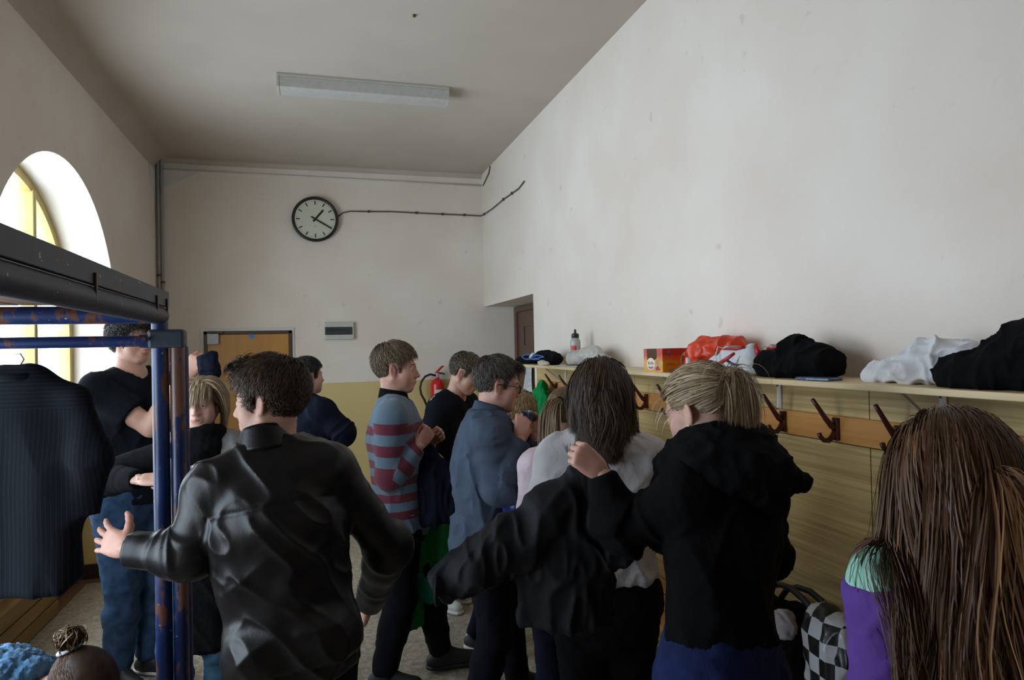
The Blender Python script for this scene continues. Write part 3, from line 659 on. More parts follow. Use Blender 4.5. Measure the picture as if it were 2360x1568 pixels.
def lump(name, prims, mt, parent=None, h=0.008, wrinkle=0.006, freq=(14, 14, 14), clips=(), seed=0.0, ridge=True, loc=None):
    """soft crumpled thing (cloth, bag, bundle)"""
    V, Q = polygonise(prims, h, clips); N_ = vnormals(V, Q)
    if wrinkle:
        a = vnoise(V * np.array(freq) + seed); b = vnoise(V * np.array(freq) * 2.1 + seed + 9)
        Vw = V + .03 * np.stack([vnoise(V * 9 + 3 + seed), vnoise(V * 9 + 40 + seed), vnoise(V * 9 + 80 + seed)], 1)
        c1 = 1 - np.abs(2 * vnoise(Vw * np.array(freq) + seed) - 1); c2 = 1 - np.abs(2 * vnoise(Vw[:, [1, 2, 0]] * np.array(freq)[[1, 2, 0]] * 1.7 + seed + 20) - 1)
        V = V + N_ * (wrinkle * (1.3 * c1 ** 3 + .8 * c2 ** 3 - .4 + .5 * (b - .5)))[:, None]
    if loc is not None: V = V - np.asarray(loc)
    return mesh_obj(name, V, Q, mt, parent, smooth=True, loc=loc)

# ---------------------------------------------------------------- head, in head space: x right, y forward, z up, eyes at z = 0
def head_prims(fem, neck_b, nr, squint=1.0):
    j = 0.93 if fem else 1.0; P = []
    P += [Ell((0, -.012, .036), (.0755, .098, .083), .02), Ell((0, .028, -.035), (.060 * j, .062, .075), .03), Ell((0, .062, -.092), (.021 * j, .020, .021), .03)]
    for s in (-1, 1):
        P += [Cone((s * .060 * j, -.008, -.052), (s * .018 * j, .066, -.096), .017, .017, .03), Ell((s * .044, .050, -.024), (.024, .026, .024), .025),
              Cone((s * .012, .087, .020), (s * .046, .068, .021), .0085 if fem else .0115, .008, .016)]
    P += [Ell((s * .031, .101, -.002), (.020, .022, .0135), .012, op='s') for s in (-1, 1)]
    P += [Cone((0, .090, .008), (0, .1115 if not fem else .107, -.033), .0075, .0105 if not fem else .009, .012)]
    P += [Cone((0, .072, .014), (0, .084, -.038), .013, .019, .014)]
    P += [Ell((s * .040, .042, -.052), (.022, .028, .030), .03) for s in (-1, 1)]
    P += [Ell((s * .0105, .099, -.038), (.0075, .009, .0065), .008) for s in (-1, 1)]
    P += [Ell((s * .0315, .0775, -.001), (.0150, .0150, .0140), .005) for s in (-1, 1)]                     # lids
    P += [Ell((s * .0320, .0960, -.002), (.0150, .0120, .0052 * squint), .003, op='s') for s in (-1, 1)]    # slit
    P += [Ell((0, .080, -.066), (.027, .020, .016), .015), Cone((-.019, .0875, -.0665), (0, .0955, -.0635), .0042, .0058, .006), Cone((.019, .0875, -.0665), (0, .0955, -.0635), .0042, .0058, .006),
          Cone((-.016, .0875, -.0745), (.016, .0875, -.0745), .0062, .0062, .008), Cone((-.022, .094, -.0692), (.022, .094, -.0692), .0018, .0018, .003, op='s')]
    for s in (-1, 1):
        R = rotm('Z', s * 24) @ rotm('X', 10)
        P += [Ell((s * .0775, -.012, -.008), (.0075, .0175, .0315), .006, R), Ell((s * .0875, -.007, -.003), (.0080, .0100, .0195), .004, R, op='s'), Ell((s * .0745, -.004, -.034), (.006, .008, .009), .005)]
    P += [Cone((0, -.026, -.045), neck_b, nr * .98, nr, .03)]
    return P
HEADC, HEADR = np.array([0, -.012, .036]), np.array([.0755, .098, .083])
EYE_M = None
def hand_prims(curl, spread=4.0, thumb=(40, 25)):
    P = [Ell((0, .05, 0), (.040, .052, .0135), .01), Cone((0, -.03, 0), (0, .02, 0), .024, .026, .02, (0, 0, 1), .72)]
    xs = (-.030, -.010, .0105, .030); ln = (.074, .082, .076, .060); kn = (.092, .097, .093, .084)
    for i in range(4):
        r0 = .0098 - .0008 * (i == 3); k = np.array([xs[i], kn[i], 0.0])
        P += [Cone((xs[i] * .55, .015, 0), k, .012, .0112, .012)]
        a = 0; p = k; sd = radians(spread * (i - 1.5))
        for j, (fr, c) in enumerate(zip((.46, .30, .24), curl if not isinstance(curl[0], (tuple, list)) else curl[i])):
            a += radians(c); d = np.array([sin(sd) * cos(a), cos(a) * cos(sd), -sin(a)]); q = p + d * ln[i] * fr
            P += [Cone(p, q, r0 - .0009 * j, r0 - .0009 * (j + 1), .004)]; p = q
    a, b = radians(thumb[0]), radians(thumb[1]); p = np.array([-.022, .018, -.004])
    for l, da, r in ((.046, 0, .0145), (.034, -.25, .0115), (.027, -.3, .0098)):
        a += da; d = np.array([-sin(a) * cos(b), cos(a) * cos(b), -sin(b)]); q = p + d * l
        P += [Cone(p, q, r, r - .0012, .008)]; p = q
    return P
HAND = {}
def hand_mesh(kind):
    if kind not in HAND:
        c, sp, th = {'relaxed': ((22, 28, 18), 3, (38, 25)), 'fist': ((72, 85, 45), 0, (18, 50)), 'grip': ((48, 58, 35), 2, (25, 50)),
                     'open': ((8, 12, 8), 9, (52, 15)), 'pinch': (((55, 45, 25), (60, 50, 25), (65, 55, 30), (65, 55, 30)), 1, (20, 62)), 'reach': (((12, 30, 20), (20, 35, 20), (26, 38, 20), (30, 38, 22)), 7, (48, 28))}[kind]
        HAND[kind] = polygonise(hand_prims(c, sp, th), .0042 if kind not in ('relaxed',) else .006)
    return HAND[kind]

def ik(a, c, l1, l2, hint):
    d = c - a; L = np.linalg.norm(d); u = d / (L + 1e-9); L = min(L, (l1 + l2) * .999); c = a + u * L
    x = (l1 * l1 - l2 * l2 + L * L) / (2 * L); hgt = sqrt(max(0, l1 * l1 - x * x)); hv = np.asarray(hint, float); hv = hv - u * (hv @ u)
    return a + u * x + nrm(hv) * hgt, c
SKIN = skin_mat(); EYEM = [mat('eye_white', (0.55, 0.52, 0.50), .2, .03), mat('eye_iris', (0.05, 0.035, 0.02), .2, .2), mat('eye_pupil', (0.005, 0.005, 0.005), .1)]
FABRIC = {}

class Person:
    def __init__(s, label, head, face, S=None, fem=False, lean=0.0, side=0.0, twist=0.0, nod=0.0, hyaw=0.0, hroll=0.0, neckfwd=0.02, hs=1.0, skin=(0.60, 0.36, 0.27), feet=None, arms=None, wide=1.0, squint=1.0, cat='person', hipy=0.0, pz=None, head_h=.0042, knee=(0, 1, 0), nl=1.0, body_h=.020):
        """head: world point of the head centre; face: heading clockwise from the lens axis; angles in degrees"""
        s.fem, s.hs, s.wide, s.skin = fem, hs, wide, np.array(skin)
        th = -(math.degrees(YAW) + face); s.Rz = rotm('Z', th); s.th = radians(th)
        T = rotm('X', -lean) @ rotm('Y', side); s.T = T
        fx, fy = T[:, 0], T[:, 1]; up = T[:, 2]
        T2 = T @ rotm('Z', -twist)
        nf = rotm('X', -(lean * .5 + nod * .35))
        def spine(S_, p):
            N_ = p + up * .30 * S_; hc = N_ + nf @ np.array([0, neckfwd, .052 * S_ * nl]) + nf @ np.array([0, .0, .073 * hs + .02])
            return N_, hc
        if S is None:
            z1 = spine(1.0, np.array([0, 0, .53]))[1][2]; z2 = spine(2.0, np.array([0, 0, 1.06]))[1][2]
            S = 1 + (head[2] - z1) / (z2 - z1); p = np.array([0, hipy, .53 * S])
        else:
            z = spine(S, np.zeros(3))[1][2]; p = np.array([0, hipy, head[2] - z])
        s.S = S; s.P = p; s.N, s.H = spine(S, p); s.up = up; s.rx = T2[:, 0]; s.fy = T2[:, 1]; s.hipx = fx; s.hipf = fy
        s.base = np.array([head[0], head[1], 0]) - s.Rz @ np.array([s.H[0], s.H[1], 0])
        s.Rh = rotm('Z', -hyaw) @ rotm('X', -nod) @ rotm('Y', hroll)
        sh = (.088 if fem else .100) * S * wide
        s.SH = [s.N - up * .034 * S + q * sh * s.rx for q in (-1, 1)]                                        # left, right
        s.HP = [p - up * .015 * S + q * .052 * S * fx for q in (-1, 1)]
        s.EL, s.WR, s.HD = [None, None], [None, None], [None, None]
        for i, key in enumerate('LR'):
            a = (arms or {}).get(key, {}); q = -1 if i == 0 else 1
            wr = s.loc(a['w']) if 'w' in a else s.SH[i] + np.array(a.get('lw', (q * .07, .06, -.31 * 1.0))) * (S / 1.0 if 'lw' not in a else 1)
            if 'e' in a: el = s.loc(a['e'])
            else: el, wr = ik(s.SH[i], wr, .178 * S, .148 * S, a.get('hint', (q * .5, -1, -.2)))
            s.EL[i], s.WR[i] = el, wr
            f = nrm(s.Rz.T @ np.asarray(a['hd'], float)) if 'hd' in a else nrm(wr - el)
            n_ = s.Rz.T @ np.asarray(a['pn'], float) if 'pn' in a else np.array([-q * 1.0, 0.2, 0])
            s.HD[i] = (f, n_, a.get('hand', 'relaxed'))
        s.KN, s.AN, s.FT = [], [], []
        for i in range(2):
            q = -1 if i == 0 else 1; ft = (feet or [(-.075, -.02, 8), (.075, .03, 8)])[i]
            an = np.array([ft[0], ft[1], .075 + (ft[3] if len(ft) > 3 else 0)]); kn, an = ik(s.HP[i], an, .245 * S, .235 * S, knee); s.KN.append(kn); s.AN.append(an)
            s.FT.append(nrm([q * sin(radians(ft[2])), cos(radians(ft[2])), 0]))
        s.root = None; s.label = label; s.body_h = body_h; s.head_h = head_h; s.squint = squint; s.cat = cat
        s.body()
    def loc(s, w): return s.Rz.T @ (np.asarray(w, float) - s.base)
    def wld(s, p): return s.base + s.Rz @ np.asarray(p, float)
    def h2l(s, v): return s.H + (np.asarray(v) * s.hs) @ s.Rh.T
    # ---- limb and trunk primitives, shared by the body and the clothes
    def trunk(s, g=0.0, low=0.0, bust=True):
        S, f = s.S, s.fy; w_ = s.wide; hip = .100 if s.fem else .094; wst = .073 if s.fem else .084; ch = .086 if s.fem else .100
        wa = s.P + s.up * .10 * S; c1 = s.P + s.up * .195 * S; c2 = s.N - s.up * .055 * S
        L = [Cone(s.P - s.up * (.03 * S + low), wa, hip * S * w_ + g, wst * S * w_ + g, .05, s.hipf, .74), Cone(wa, c1, wst * S * w_ + g, ch * S * w_ + g, .05, f, .72), Cone(c1, c2, ch * S * w_ + g, .078 * S * w_ + g, .05, f, .68),
             Cone(s.SH[0], s.SH[1], .034 * S + g * .8, .034 * S + g * .8, .05)]
        for q in (0, 1): L += [Cone(s.N - s.up * .004 * S, s.N * .25 + s.SH[q] * .75, .030 * S + g * .6, .030 * S + g * .8, .04)]
        for q in (-1, 1): L += [Ell(s.P - s.up * .02 * S + q * .045 * S * s.hipx - s.hipf * .026 * S, np.array([.046, .044, .052]) * S + g, .04)]
        if s.fem and bust: L += [Ell(c1 + s.up * .015 * S + q * .042 * S * s.rx + f * .058 * S, np.array([.036, .032, .034]) * S + g, .03) for q in (-1, 1)]
        return L
    def arm(s, i, g0=0.0, g1=0.0, frm=0.0, to=1.0, cut=False, upper_only=None):
        S, k = s.S, .86 if s.fem else 1.0; A, B, C = s.SH[i], s.EL[i], s.WR[i]
        if upper_only is not None:
            e = A + (B - A) * upper_only; return [Cone(A, e, .033 * S * k + g0, .030 * S * k + g0 * 1.15, .035, cb=True)]
        c = B + (C - B) * to
        return [Cone(A, B, .033 * S * k + g0, .026 * S * k + g0, .032), Cone(B, B + (C - B) * .3, .026 * S * k + g0, .0265 * S * k + g0, .02), Cone(B + (C - B) * .3, c, .0265 * S * k + g0, .0175 * S * k + g1, .02, cb=cut)]
    def leg(s, i, g0=0.0, g1=0.0, to=1.0, cut=False):
        S = s.S; A, B, C = s.HP[i], s.KN[i], s.AN[i]; c = B + (C - B) * to
        return [Cone(A, B, .056 * S + g0, .035 * S + g0, .04), Cone(B, B + (C - B) * .35, .034 * S + g0, .034 * S + g0, .03), Cone(B + (C - B) * .35, c, .034 * S + g0, .022 * S + g1, .03, cb=cut)]
    def body(s):
        S = s.S; nb = s.N - s.up * .02 * S; nr = (.030 if s.fem else .0345) * S
        P = s.trunk(-.004) + [Cone(nb, s.h2l((0, -.02, -.075)), nr * 1.06, nr, .05)]
        for i in (0, 1):
            P += s.arm(i) + s.leg(i) + [Cone(s.AN[i] - np.array([0, 0, .03]) - s.FT[i] * .03, s.AN[i] - np.array([0, 0, .05]) + s.FT[i] * .13, .03, .02, .03)]
        V, Q = polygonise(P, s.body_h); parts = [(V, Q)]
        tint = [np.tile(s.skin, (len(V), 1))]
        nbh = s.Rh.T @ (nb + s.up * .03 * S - s.H) / s.hs
        hv, hq = polygonise(head_prims(s.fem, nbh, nr / s.hs, s.squint), s.head_h, lo=np.array([-.105, -.135, -.175]), hi=np.array([.105, .135, .14]))
        hv = relax(hv, hq, 1, .35)
        t = np.tile(s.skin, (len(hv), 1))
        lip = np.clip(1 - np.sqrt((hv[:, 0] / .025) ** 2 + ((hv[:, 2] + .070) / .0105) ** 2), 0, 1) * (hv[:, 1] > .075); lip = np.clip(lip * 3, 0, 1)[:, None]
        t = t * (1 - lip) + lip * s.skin * np.array([.86, .55, .55])
        red = (np.exp(-(((np.abs(hv[:, 0]) - .045) / .022) ** 2 + ((hv[:, 2] + .03) / .022) ** 2)) * (hv[:, 1] > .02))[:, None] * .35 + np.clip((np.abs(hv[:, 0]) - .074) / .01, 0, 1)[:, None] * .4
        t = t * (1 - red * np.array([.05, .30, .28])); parts.append((s.h2l(hv), hq)); tint.append(t)
        for i in (0, 1):
            f, n_, kind = s.HD[i]; v, q = hand_mesh(kind); v = v.copy() * (S / 1.75) * (.92 if s.fem else 1.0)
            if i == 0: v[:, 0] *= -1; q = q[:, ::-1]
            n_ = nrm(n_ - f * (n_ @ f)); z = -n_; x = np.cross(f, z)
            parts.append((s.WR[i] + v @ np.stack([x, f, z]), q)); tint.append(np.tile(s.skin * np.array([1, .93, .92]), (len(v), 1)))
        off = 0; VV, QQ = [], []
        for v, q in parts: VV.append(v); QQ.append(q + off); off += len(v)
        s.root = mesh_obj('person', np.concatenate(VV), np.concatenate(QQ), SKIN, smooth=True, loc=(s.base[0], s.base[1], 0), rotz=s.th)
        set_col(s.root, 'tint', np.concatenate(tint)); tag(s.root, s.label, s.cat)
        for q in (-1, 1):                                                                                   # eyes
            bm = bmesh.new(); bmesh.ops.create_uvsphere(bm, u_segments=20, v_segments=14, radius=.0125 * s.hs)
            for f in bm.faces:
                c = f.calc_center_median().normalized(); a = math.degrees(math.acos(max(-1, min(1, c.z)))); f.material_index = 2 if a < 16 else 1 if a < 34 else 0
            R = Matrix([list(r) for r in (s.Rh @ rotm('X', -90))]).to_4x4(); bm.transform(R); o = bm_obj('eye', bm, EYEM, s.root, smooth=True, loc=s.h2l((q * .0315, .0768, -.001)))
    # ---- clothes
    def limb_coord(s, V):
        """for each vertex: nearest limb (0 trunk, 1 left arm, 2 right arm), length along it, distance to the elbow"""
        n = len(V); best = np.full(n, 1e9); which = np.zeros(n, int); along = (V - s.P) @ s.up; el = np.full(n, 9.0)
        u = np.clip((V - s.P) @ s.up / (.3 * s.S), -.5, 1.0); ax_ = s.P + u[:, None] * .3 * s.S * s.up; best = np.linalg.norm(V - ax_, axis=1) - .10 * s.S; dt = best.copy(); da = np.full(n, 1e9)
        for i in (0, 1):
            for (a, b, base) in ((s.SH[i], s.EL[i], 0.0), (s.EL[i], s.WR[i], np.linalg.norm(s.EL[i] - s.SH[i]))):
                d = b - a; L = np.linalg.norm(d); t = np.clip((V - a) @ d / L ** 2, 0, 1); ds = np.linalg.norm(V - a - t[:, None] * d, axis=1) - .03 * s.S
                da = np.minimum(da, ds); m_ = ds < best; best[m_] = ds[m_]; which[m_] = i + 1; along[m_] = base + t[m_] * L; el[m_] = np.abs(base + t[m_] * L - np.linalg.norm(s.EL[i] - s.SH[i]))
        s.soft = np.clip(.5 + (dt - da) / .07, 0, 1); return which, along, el
    def dress(s, name, prims, mt, clips=(), h=.0075, amp=.012, seed=0.0, drape=(9, 9, 2.6), label=None, stripes=None, post=None, ring=24.0, slant=25.0):
        V, Q = polygonise(prims, h, clips); V = relax(V, Q, 3, .5)
        N_ = vnormals(V, Q); which, along, el = s.limb_coord(V)
        Vr = V @ rotm(s.fy, slant).T; Vr = Vr + .035 * np.stack([vnoise(V * 6 + 3 + seed), vnoise(V * 6 + 40 + seed), vnoise(V * 6 + 80 + seed)], 1); a = vnoise(Vr * np.array(drape) + seed + 31.7); b = vnoise(V * np.array((23, 23, 9.0)) + seed + 5)
        Vq = V @ rotm(s.fy, -slant * 1.3).T + .02 * vnoise(V * 9 + seed + 60)[:, None]; a2 = vnoise(Vq * np.array(drape) * 1.9 + seed + 77); wv = (1 - np.abs(2 * a - 1)) ** 2.2 * 1.0 + .65 * (1 - np.abs(2 * a2 - 1)) ** 3 + .35 * (b - .4)
        arm_ = which > 0
        ang = vnoise(V * 7 + seed) * 2.2
        rg = 1 - np.abs(2 * vnoise(np.stack([along * ring + ang, ang, which * 3.1 + seed], 1)) - 1)
        al2 = along
        if arm_.any():
            al2 = np.zeros(len(V)); el2 = np.full(len(V), 9.0); bd = np.full(len(V), 1e9)
            for i in (0, 1):
                for (p0, p1, b0_) in ((s.SH[i], s.EL[i], 0.0), (s.EL[i], s.WR[i], np.linalg.norm(s.EL[i] - s.SH[i]))):
                    dd_ = p1 - p0; L_ = np.linalg.norm(dd_); t_ = np.clip((V - p0) @ dd_ / L_ ** 2, 0, 1); q_ = np.linalg.norm(V - p0 - t_[:, None] * dd_, axis=1); m2 = q_ < bd; bd[m2] = q_[m2]; al2[m2] = b0_ + t_[m2] * L_; el2[m2] = np.abs(al2[m2] - np.linalg.norm(s.EL[i] - s.SH[i]))
            el = el2; rg = 1 - np.abs(2 * vnoise(np.stack([al2 * ring + ang, ang, ang * 0 + seed], 1)) - 1)
        wa_ = s.soft if arm_.any() else np.zeros(len(V))
        wv = wv * (1 - wa_) + wa_ * ((.30 + 1.25 * np.exp(-(el / .07) ** 2)) * rg ** 1.5 * 1.1 + .35 * (b - .5))
        V = V + N_ * (amp * wv)[:, None]
        if post is not None: V = post(V, N_, which, along)
        o = mesh_obj(name, V, Q, mt, s.root, smooth=True)
        if stripes is not None: set_attr(o, 's', stripes(V, which, along))
        if label: o['label'] = label
        return o
    def below(s, z):                                   # keep what lies above a height along the spine (metres over the hip)
        u, p = s.up, s.P; return lambda x, y, q: -((x - p[0]) * u[0] + (y - p[1]) * u[1] + (q - p[2]) * u[2] - z)
    def above(s, z):
        f = s.below(z); return lambda x, y, q: -f(x, y, q)
    def neckhole(s, r, dz=.02, fwd=.035):
        c = s.N + s.up * (dz + .10) + s.fy * fwd; e = Cone(s.N + s.up * dz + s.fy * fwd, c, r, r * 1.3, .01); return lambda x, y, z: -e.ev(x, y, z)
    def top(s, name, mt, g=.014, hem=-.05, sleeves='long', cuff=.008, neck=None, to=.97, extra=(), clips=(), ga=None, **kw):
        ga = g if ga is None else ga
        P = s.trunk(g, low=max(0, -hem - .02)) + list(extra)
        for i, k in enumerate((sleeves, sleeves) if isinstance(sleeves, str) else sleeves):
            if k == 'long': P += s.arm(i, ga, cuff, to=to, cut=True)
            elif k == 'short': P += s.arm(i, ga + .006, upper_only=.62)
        cl = [s.below(hem)] + ([s.neckhole(*neck)] if neck else []) + list(clips)
        return s.dress(name, P, mt, cl, **kw)
    def trousers(s, mt, g=.012, g1=.02, to=.97, waist=.07, name='trousers', **kw):
        P = [Cone(s.P - s.up * .03 * s.S, s.P + s.up * .10 * s.S, (.100 if s.fem else .094) * s.S + g, (.085) * s.S + g, .05, s.hipf, .76)]
        for q in (-1, 1): P += [Ell(s.P - s.up * .02 * s.S + q * .045 * s.S * s.hipx - s.hipf * .026 * s.S, np.array([.046, .044, .052]) * s.S + g, .04)]
        for i in (0, 1): P += s.leg(i, g, g1, to, True)
        return s.dress(name, P, mt, [s.above(waist)], drape=(16, 16, 14), amp=.007, h=.015, **kw)
    def shoes(s, mt, sole, size=1.0):
        for i in (0, 1):
            a = s.AN[i] - np.array([0, 0, .075]); f = s.FT[i]; k = size * s.S / 1.75
            up_ = np.array([0, 0, 1.0])
            P = [Cone(a + up_ * .042 - f * .045, a + up_ * .038 + f * .15 * k, .037 * k, .036 * k, .03), Cone(a + up_ * .05, a + up_ * .11, .042 * k, .041 * k, .03, cb=True), Cone(a + up_ * .085 + f * .03, a + up_ * .05 + f * .11, .035, .03, .03)]
            o = s.dress('shoe', P, mt, [lambda x, y, z, b=a: (b[2] + .018) - z], h=.012, amp=.002)
            P = [Cone(a + up_ * .02 - f * .045, a + up_ * .02 + f * .152 * k, .041 * k, .043 * k, .02)]
            V, Q = polygonise(P, .013, [lambda x, y, z, b=a: (b[2] + .001) - z, lambda x, y, z, b=a: z - (b[2] + .026)])
            mesh_obj('sole', V, Q, sole, o, smooth=True)
            for j in range(4):
                c = a + f * (.05 + .022 * j) * k + up_ * (.104 - .011 * j); x = np.cross(f, up_)
                tube('lace', [c - x * .022, c + up_ * .006, c + x * .022], .0022, sole, o, 5)
    def collar(s, name, mt, r, hgt, back=.0, open_=.6, th=.006, flare=.012, fold=0.0, tilt=18, drop=.0):
        """stand or fold-over collar around the neck, open at the front by open_ radians"""
        n = 40; V, rows = [], 8
        c = s.N - s.up * drop; R = rotm(s.rx, 0)
        for side in (0, 1):
            for i in range(n + 1):
                a = open_ + (2 * pi - 2 * open_) * i / n
                d = s.rx * sin(a) + s.fy * cos(a)
                fr = .5 + .5 * cos(a)
                base = c + d * np.array(r) * (1 - .06 * fr) - s.up * (.030 * fr) + s.fy * .006
                for j in range(rows):
                    t = j / (rows - 1)
                    if fold:
                        if t < .5: q = base + s.up * hgt * (t * 2) - d * flare * (t * 2)
                        else: q = base + s.up * (hgt - fold * (t - .5) * 2 * (1 + .5 * fr)) - d * flare + d * (.006 + (flare + .012) * ((t - .5) * 2) ** 1.0)
                    else: q = base + s.up * hgt * t * (1 - .25 * fr) - d * flare * t
                    V.append(q - d * th * side)
        k = rows * (n + 1); Fc = []
        for i in range(n):
            for j in range(rows - 1):
                a = i * rows + j; Fc += [(a, a + 1, a + rows + 1, a + rows), (k + a, k + a + rows, k + a + rows + 1, k + a + 1)]
            a = i * rows; Fc += [(a, a + rows, k + a + rows, k + a)]; a += rows - 1; Fc += [(a, k + a, k + a + rows, a + rows)]
        for i in (0, n):
            for j in range(rows - 1): a = i * rows + j; Fc += [(a, a + 1, k + a + 1, k + a)]
        return mesh_obj(name, V, Fc, mt, s.root, smooth=True)
    # ---- hair
    def cap(s, line, thick=(.012, .012, .016), extra=(), h=.0075, amp=.003, shift=(0, -.004, .004)):
        """hair mass over the skull down to the hairline: line = (y, z) points"""
        ly = np.array([p[0] for p in line]); lz = np.array([p[1] for p in line])
        P = [Ell(HEADC + np.array(shift), HEADR + np.array(thick), .015)] + list(extra)
        V, Q = polygonise(P, h, [lambda x, y, z: np.interp(y, ly, lz).astype(np.float32) - z + 0 * x])
        N_ = vnormals(V, Q); V = V + N_ * (amp * (vnoise(V * 60) - .3))[:, None]
        return V, Q
    def strands(s, paths, wid, name='hair', mt=None, base=None, taper=True, seed=1, flat=.5, shade=None):
        """paths (n, m, 3) in head space -> one mesh of tapered locks over an optional base mesh"""
        n, m_, _ = paths.shape; t = np.gradient(paths, axis=1); t /= np.linalg.norm(t, axis=2)[..., None] + 1e-9
        ref = paths - HEADC; ref[..., 2] *= .35; sd = np.cross(t, ref); sd /= np.linalg.norm(sd, axis=2)[..., None] + 1e-9; nr_ = np.cross(sd, t)
        pr = np.linspace(0, 1, m_); wv = wid * (np.minimum(1, .35 + 2.2 * pr) * (1 - pr ** 2.5 * .93) if taper else np.ones(m_))
        wv = wv[None, :] * np.random.default_rng(seed).uniform(.6, 1.35, (n, 1))
        tl = np.random.default_rng(seed + 3).uniform(-flat, flat, (n, 1, 1)); sv = sd * np.sqrt(1 - tl * tl) + nr_ * tl
        V = np.stack([paths + sv * wv[..., None], paths - sv * wv[..., None]], 2).reshape(-1, 3)
        b0 = (np.arange(n)[:, None] * m_ + np.arange(m_ - 1)[None, :]).ravel() * 2
        Q = np.stack([b0, b0 + 1, b0 + 3, b0 + 2], 1)
        c = np.repeat(np.random.default_rng(seed + 5).beta(2, 2, n) if shade is None else shade, m_ * 2)
        c = np.clip(c + np.tile(np.repeat(pr * .12, 2), n), 0, 1)
        if base is not None:
            Q = np.concatenate([Q, base[1] + len(V)]); c = np.concatenate([c, .22 + .15 * vnoise(base[0] * np.array([90, 90, 25]))]); V = np.concatenate([V, base[0]])
        o = mesh_obj(name, s.h2l(V), Q, mt, s.root, smooth=True); set_attr(o, 's', c); return o
    def short_hair(s, mt, line, n=3800, length=.035, crown=(0, -.055, .125), thick=(.010, .010, .014), lift=.010, messy=.35, flow=None, wid=.0016, extra=(), seed=3, top=1.0):
        r = np.random.default_rng(seed); V, Q = s.cap(line, thick, extra)
        tri = Q[r.integers(0, len(Q), n)]; uv = r.random((n, 2)); a, b, c, d = (V[tri[:, i]] for i in range(4))
        p = (a * (1 - uv[:, :1]) + b * uv[:, :1]) * (1 - uv[:, 1:]) + (d * (1 - uv[:, :1]) + c * uv[:, :1]) * uv[:, 1:]
        N_ = vnormals(V, Q)[tri[:, 0]]
        F_ = p - np.array(crown) if flow is None else flow(p); F_ = F_ + r.normal(0, messy, (n, 3)) * np.linalg.norm(F_, axis=1)[:, None] * .6
        F_ = F_ - N_ * np.sum(F_ * N_, 1)[:, None]; F_ /= np.linalg.norm(F_, axis=1)[:, None] + 1e-9
        L = length * r.uniform(.6, 1.2, n) * np.where(p[:, 2] > .07, top, 1.0) * np.where((p[:, 2] < .06) & (np.abs(p[:, 0]) > .05), .45, 1.0); m_ = 5; path = np.zeros((n, m_, 3))
        for j in range(m_):
            t = j / (m_ - 1); q = p + F_ * (L * t)[:, None]
            e = (q - HEADC) / HEADR; le = np.linalg.norm(e, axis=1); l0 = np.linalg.norm((p - HEADC) / HEADR, axis=1)
            tgt = l0 + (lift / .085) * np.sin(t * 2.2) * r.uniform(.5, 1.2, n)
            q = HEADC + e / le[:, None] * tgt[:, None] * HEADR; path[:, j] = q
        return s.strands(path, wid, 'hair', mt, (V, Q), seed=seed)
    def fall(s, roots, dirs, m_=26, ds=.02, grav=.25, off=.008, spread=None, noise=.12, seed=2, squeeze=None, tang=True, wave=0.0, arms=True):
        """grow locks that follow the skull, then drop over shoulders and back (person space collisions)"""
        r = np.random.default_rng(seed); n = len(roots); p = s.h2l(roots); nn = (roots - HEADC) / HEADR ** 2; nn /= np.linalg.norm(nn, axis=1)[:, None]; dirs = dirs / np.linalg.norm(dirs, axis=1)[:, None]
        if tang: dirs = dirs - nn * np.sum(dirs * nn, 1)[:, None] * .97
        d = dirs @ s.Rh.T; d /= np.linalg.norm(d, axis=1)[:, None]
        lay = r.uniform(.3, 1.0, n) * off; out = [p]; cols = s.trunk(.022) + (s.arm(0, .02) + s.arm(1, .02) if arms else [])
        cols = [c for c in cols if isinstance(c, Cone)]; g = np.array([0, 0, -1.0]); ph = r.random((n, 3)) * 50
        for j in range(m_ - 1):
            nz_ = np.stack([vnoise(p * 9 + ph[:, :1] * 0 + k * 17) - .5 for k in range(3)], 1) + .5 * r.normal(0, .3, (n, 3))
            d = d * (1 - grav) + g * grav + nz_ * noise; d /= np.linalg.norm(d, axis=1)[:, None]; q = p + d * ds
            e = ((q - s.H) @ s.Rh / s.hs - HEADC) / HEADR; le = np.linalg.norm(e, axis=1); lim = 1.04 + lay / .08; m2 = le < lim
            q2 = s.h2l(HEADC + (e / le[:, None] * lim[:, None]) * HEADR); q = np.where(m2[:, None], q2, q)
            for c in cols:
                dist = c.ev(q[:, 0], q[:, 1], q[:, 2]) - lay; m3 = dist < 0
                if m3.any():
                    qq = q[m3]; eps = .004; gr = np.stack([c.ev(qq[:, 0] + eps, qq[:, 1], qq[:, 2]) - c.ev(qq[:, 0] - eps, qq[:, 1], qq[:, 2]), c.ev(qq[:, 0], qq[:, 1] + eps, qq[:, 2]) - c.ev(qq[:, 0], qq[:, 1] - eps, qq[:, 2]), c.ev(qq[:, 0], qq[:, 1], qq[:, 2] + eps) - c.ev(qq[:, 0], qq[:, 1], qq[:, 2] - eps)], 1)
                    gr /= np.linalg.norm(gr, axis=1)[:, None] + 1e-9; q[m3] = qq - gr * dist[m3][:, None]
            if squeeze:
                lx = (q - s.H) @ s.rx; ex = np.abs(lx) - squeeze; q = q - s.rx * (np.where(ex > 0, ex * .35, 0) * np.sign(lx))[:, None]
            d = q - p; d /= np.linalg.norm(d, axis=1)[:, None] + 1e-9; p = q; out.append(p)
        w_ = np.stack(out, 1)
        if wave:
            tt = np.linspace(0, 1, m_)[None, :]; ph0 = vnoise(roots * 28)[:, None] * 12 + r.normal(0, .25, (n, 1)); w_ = w_ + s.rx * (wave * tt * np.sin(ph0 + tt * 9))[..., None] - s.fy * (wave * .6 * tt * (.6 + np.sin(ph0 * 1.7 + tt * 8)))[..., None]
        return ((w_ - s.H) @ s.Rh) / s.hs
